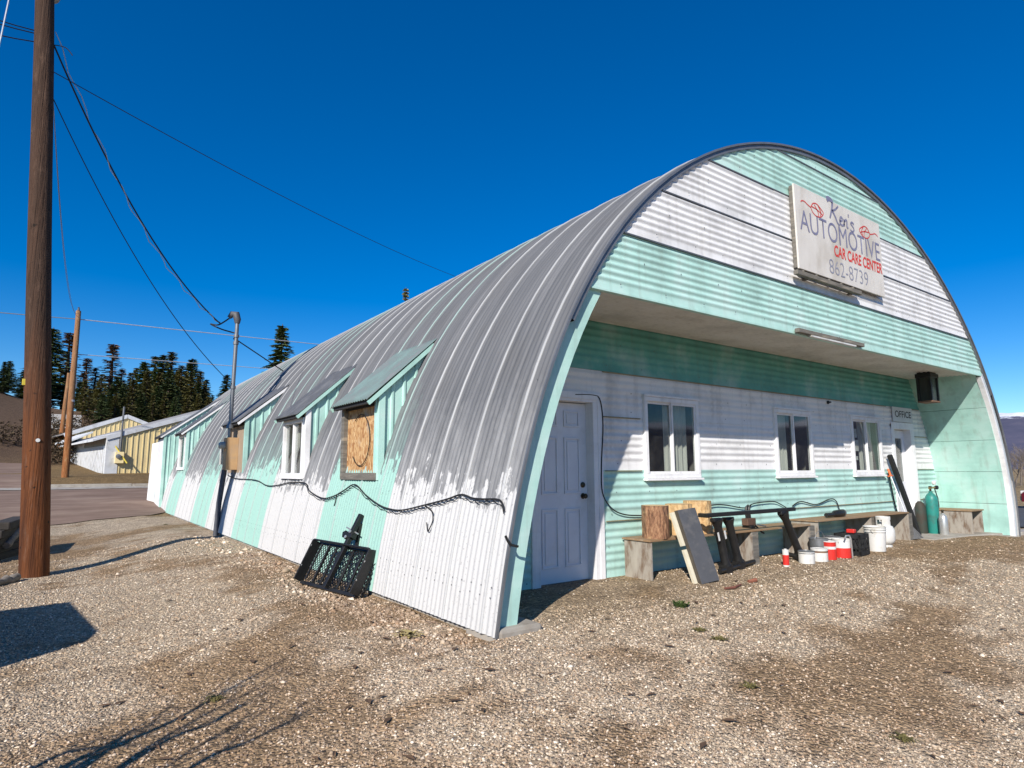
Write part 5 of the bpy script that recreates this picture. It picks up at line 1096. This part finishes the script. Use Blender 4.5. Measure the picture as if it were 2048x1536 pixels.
for i, (u, v, d) in enumerate(((2005, 880, 66), (2018, 872, 78), (2030, 868, 84), (2044, 874, 74), (2058, 866, 90), (1990, 876, 88), (2072, 872, 80))):
    dr = ray(u, v); dr = dr/np.hypot(dr[0], dr[1]); p = CAM+dr*d; g = float(G(p[0], p[1])); e = thing('bare_tree', 'leafless grey tree in the grove beyond the car', 'tree', (p[0], p[1], g), i, 'leafless trees beyond the street'); sc = max(4, p[2]-g)/8.; e.scale = (sc*1.3, sc*1.3, sc); put('branches', BT[i % 2], M_TWIG, e)
TB0 = Vector((-5.05, -2.45, float(G(-5.05, -2.45)))); TB = thing('bare_tree', 'small leafless tree left of the lot throwing branch shadows on the gravel', 'tree', tuple(TB0))
def sunward(u, v, h):           # the point at height h whose shadow falls on the ground seen there
    g = Vector(hitG(u, v)); return g-SD*(h/-SD.z*1.0)
q = MB(); fork = Vector((0, .02, .9)); q.tube([(0, 0, -.2), (.02, .02, .45), tuple(fork)], [.07, .06, .05], 10); q.build('trunk', M_TWIG, TB, smooth=True)
rr = random.Random(4)
for (seg, h0, h1, r0, r1) in ((((150, 1536), (350, 1440), (460, 1378), (575, 1315)), 3.9, 5.6, .042, .012), (((380, 1536), (500, 1482), (622, 1420)), 3.7, 4.7, .03, .01), (((190, 1520), (250, 1470), (292, 1445)), 3.8, 4.4, .03, .01), (((255, 1522), (420, 1424), (548, 1364)), 3.7, 5.0, .02, .008), (((120, 1540), (180, 1510), (235, 1478)), 3.6, 4.1, .045, .02), (((300, 1500), (410, 1452), (440, 1440)), 3.8, 4.4, .03, .012), (((330, 1536), (420, 1480), (520, 1430)), 3.7, 4.6, .014, .006), (((60, 1540), (160, 1500), (280, 1490)), 3.5, 4.2, .03, .01)):
    P_ = [sunward(u, v, .44*(h0+(h1-h0)*k/(len(seg)-1)))-TB0 for k, (u, v) in enumerate(seg)]
    pts = [fork*.9, fork*.5+P_[0]*.5+Vector((rr.uniform(-.1, .1), rr.uniform(-.1, .1), -.1))]+P_; r0, r1 = r0*.75, r1*.75; rad = list(np.linspace(max(r0, .03), r0, 2))+list(np.linspace(r0, r1, len(P_)))
    q = MB(); sp_ = smooth_pts([tuple(p) for p in pts], 5); q.tube(sp_, list(np.interp(np.linspace(0, 1, len(sp_)), np.linspace(0, 1, len(rad)), rad)), 6)
    for k in range(7):
        b_ = Vector(sp_[rr.randint(len(sp_)//3, len(sp_)-2)]); q.tube([tuple(b_), tuple(b_+Vector((rr.uniform(-.12, .12), rr.uniform(-.12, .12), rr.uniform(.1, .2)))), tuple(b_+Vector((rr.uniform(-.2, .2), rr.uniform(-.2, .2), rr.uniform(.2, .4))))], [.007, .006, .003], 4)
    q.build('branch', M_TWIG, TB, smooth=True)
# mountain with snow
def mountain_material():
    m, t, b = new_mat('hazed_forest_mountain'); p = coords(t, True, (.004, .004, .004)); z = N(t, 'ShaderNodeSeparateXYZ'); t.links.new(N(t, 'ShaderNodeNewGeometry').outputs['Position'], z.inputs[0])
    c = ramp(t, noise(t, p, 3, 7, .7), [(.3, (.065, .072, .115)), (.6, (.095, .095, .14)), (.8, (.14, .125, .15))])  # forest tones shifted to blue-purple, distance haze mixed into the colour
    sn = math_(t, 'ADD', z.outputs[2], math_(t, 'MULTIPLY', math_(t, 'SUBTRACT', noise(t, p, 4, 6, .65), .5), 110.))
    c = mixc(t, ramp(t, math_(t, 'DIVIDE', math_(t, 'SUBTRACT', sn, 120.), 40.), [(.3, (0, 0, 0)), (.6, (1, 1, 1))]), c, (.72, .74, .80)); t.links.new(c, b.inputs['Base Color']); b.inputs['Roughness'].default_value = 1; b.inputs['Specular IOR Level'].default_value = 0; return m
rows = []
for a in np.linspace(math.radians(40), math.radians(-75), 120):
    row = []
    for f in np.linspace(0, 1, 22):
        rr = 1500+1500*f; ridge = 172*(.72+.55*vnoise(np.array([a*9+20]), np.array([3.]), 1., 4)[0]); hgt = ridge*(math.sin(min(1, f/.72)*math.pi/2) if f < .72 else math.cos((f-.72)/.28*math.pi/2))*(.85+.3*vnoise(np.array([a*30]), np.array([f*6]), 1., 4)[0])
        row.append((CAM[0]+rr*math.cos(a), CAM[1]+rr*math.sin(a), -3+hgt))
    rows.append(row)
tag(MB().grid(rows).build('mountain', mountain_material(), smooth=True), kind='structure')

# ================================================================== timbers by the pole, weeds, leaf
M_DRIFT = mat('grey_driftwood', (.26, .225, .19), (.15, .125, .10), 5, .9, stretch=(1, 5, 5), bmp=.6, bscale=9, bdist=.01)
def logthing(label, u0, v0, u1, v1, r, lift, y=None):
    a = Vector(hitG(u0, v0)) if y is None else Vector(hitY(u0, v0, y[0])); b_ = Vector(hitG(u1, v1)) if y is None else Vector(hitY(u1, v1, y[1])); a.z += lift; b_.z += lift; rr = random.Random(int(u0)); n = 9
    q = MB(); q.tube([tuple((b_-a)*f/(n-1)+Vector((0, rr.uniform(-.02, .02), rr.uniform(-.02, .02)))) for f in range(n)], [r*rr.uniform(.8, 1.1) for _ in range(n)], 12); e = thing('timber', label, 'log', tuple(a)); q.build('log', M_DRIFT, e, smooth=True)
def sq(label, c, l, w_, h, rz, m=M_DRIFT):
    e = thing('timber', label, 'timber', c, rz); MB().mm((-l/2, -w_/2, 0), (l/2, w_/2, h)).build('beam', m, e, bevel=.02)
M_TIE = mat('dark_timber', (.05, .042, .035), (.03, .026, .022), 5, .9, stretch=(1, 6, 6), bmp=.5, bscale=9)
b0 = hitG(30, 1120); gz = float(G(b0[0], b0[1]))
for k in range(5): sq(('lowest', 'second lowest', 'middle', 'second highest', 'topmost')[k]+' dark timber in the pile raised to fill a shadow patch behind the foreground pole', (b0[0]-.32+.04*k, b0[1]+.35+.16*k, gz+.14*k-.02), 1.9, .3, .14, 1.25+.05*k, M_TIE)  # pile built up with extra timbers to fill a dark patch, partly ground shadow
logthing('grey weathered log lying on top of the timber pile behind the pole', 12, 1092, 44, 1052, .07, .0, (b0[1]+.2, b0[1]+1.2))
logthing('pale grey log on the gravel at the foot of the foreground pole', -30, 1178, 33, 1162, .06, .04)
def tuft(label, u, v, n, size, m, name, cat, flat=.4):
    c = hitG(u, v); e = thing(name, label, cat, tuple(c)); r = random.Random(u); q = MB()
    for k in range(n):
        a = r.uniform(0, 6.28); l_ = size*r.uniform(.4, 1.2); w_ = l_*.12*r.uniform(.7, 1.5); ox, oy = r.gauss(0, size*.4), r.gauss(0, size*.4); d = Vector((math.cos(a), math.sin(a), r.uniform(.1, 1)*flat)).normalized(); s_ = Vector((-d.y, d.x, 0))*w_; p = Vector((ox, oy, .004))
        q.add([p-s_*.5, p+s_*.5, p+d*l_*.6+s_+Vector((0, 0, .01)), p+d*l_, p+d*l_*.6-s_+Vector((0, 0, .01))], [(0, 1, 2, 4), (4, 2, 3)])
    q.build('leaves', m, e)
M_GR = mat('grass_green', (.07, .11, .02), (.045, .075, .015), 9, .8); M_DRY = mat('dry_leaf', (.46, .37, .15), (.34, .26, .10), 9, .8); M_OLIVE = mat('olive_moss', (.15, .13, .04), (.11, .09, .03), 9, .9)
tuft('small bright green grass tuft in front of the bench', 1362, 1214, 90, .08, M_GR, 'grass_tuft', 'grass', .9)
tuft('flattened dry yellow leaf rosette near the front corner of the hut', 815, 1270, 26, .13, M_DRY, 'dry_weed', 'weed', .25)
for i, (u, v, w_) in enumerate(((1400, 1262, 'in front of the green tuft'), (1440, 1280, 'right of the corner footing'), (1500, 1375, 'in the open gravel'), (1810, 1480, 'near the lower right corner'), (330, 1050, 'beside the far side wall'), (430, 1400, 'among the branch shadows'))): tuft('faint olive moss patch '+w_, u, v, 70, .05, M_OLIVE, 'moss_patch', 'moss', .3)

# fasteners in the metal sheets and litter on the ground
q = MB()
def dot(p, n, r=.009):
    n = Vector(n).normalized(); a = n.orthogonal().normalized(); b_ = n.cross(a); p = Vector(p)
    q.add([p+(a*math.cos(k*math.pi/3)+b_*math.sin(k*math.pi/3))*r for k in range(6)]+[p+n*r*.6], [(k, (k+1) % 6, 6) for k in range(6)])
for z, dz in ((.28, .02), (.36, .0), (1.05, .03), (2.1, .03)):
    for y in np.arange(.1, 9.5, .155):
        if z > 1 and any(a-.1 < y < c+.1 for a, c in ((2.7, 4.2), (5.5, 7.0))): continue
        zz = z+random.uniform(-dz, dz); dot((xl(zz)-AMP-.002, y, zz), (-1, 0, .2), .008)
for (z0, z1, m_), yy in [(b_, -.03) for b_ in bands]+[(b_, DW-.02) for b_ in wb]:
    for f in (.12, .55):
        z = z0+(z1-z0)*f
        for x in np.arange(xl(z)+.5, xr(z)-.4, .62):
            x += random.uniform(-.1, .1)
            if yy > 0 and any(c[0]-.1 < x < c[1]+.1 and c[2]-.1 < z < c[3]+.1 for c in cuts_wall): continue
            if yy < 0 and 4.6 < x < 7.3 and 3.7 < z < 5.2: continue
            dot((x, yy+.003, z), (0, -1, 0), .008)
o = q.build('fasteners', M_GALVD, HUT); o['kind'] = 'stuff'
q = MB(); r = random.Random(9)
for k in range(420):
    d = 2.6+9*r.random()**1.3; a = YAW+r.uniform(-.85, .85); x, y = CAM[0]+d*math.sin(a), CAM[1]+d*math.cos(a)
    if (x > -.1 and y > -.1 and not (x > 2.8 and y < .5)): continue
    z = float(G(x, y))+.012; b_ = r.uniform(0, 6.28); l_ = r.uniform(.015, .06); w_ = l_*r.uniform(.12, .5); c_, s_ = math.cos(b_), math.sin(b_)
    q.add([(x-c_*l_, y-s_*l_, z), (x+s_*w_, y-c_*w_, z+.008), (x+c_*l_, y+s_*l_, z+.004), (x-s_*w_, y+c_*w_, z+.006)], [(0, 1, 2, 3)])
tag(q.build('leaf_litter', mat('litter_brown', (.16, .09, .05), (.08, .05, .03), 3, .9, world=True)), 'scattered dead leaves and bark bits on the gravel', 'litter', kind='stuff')
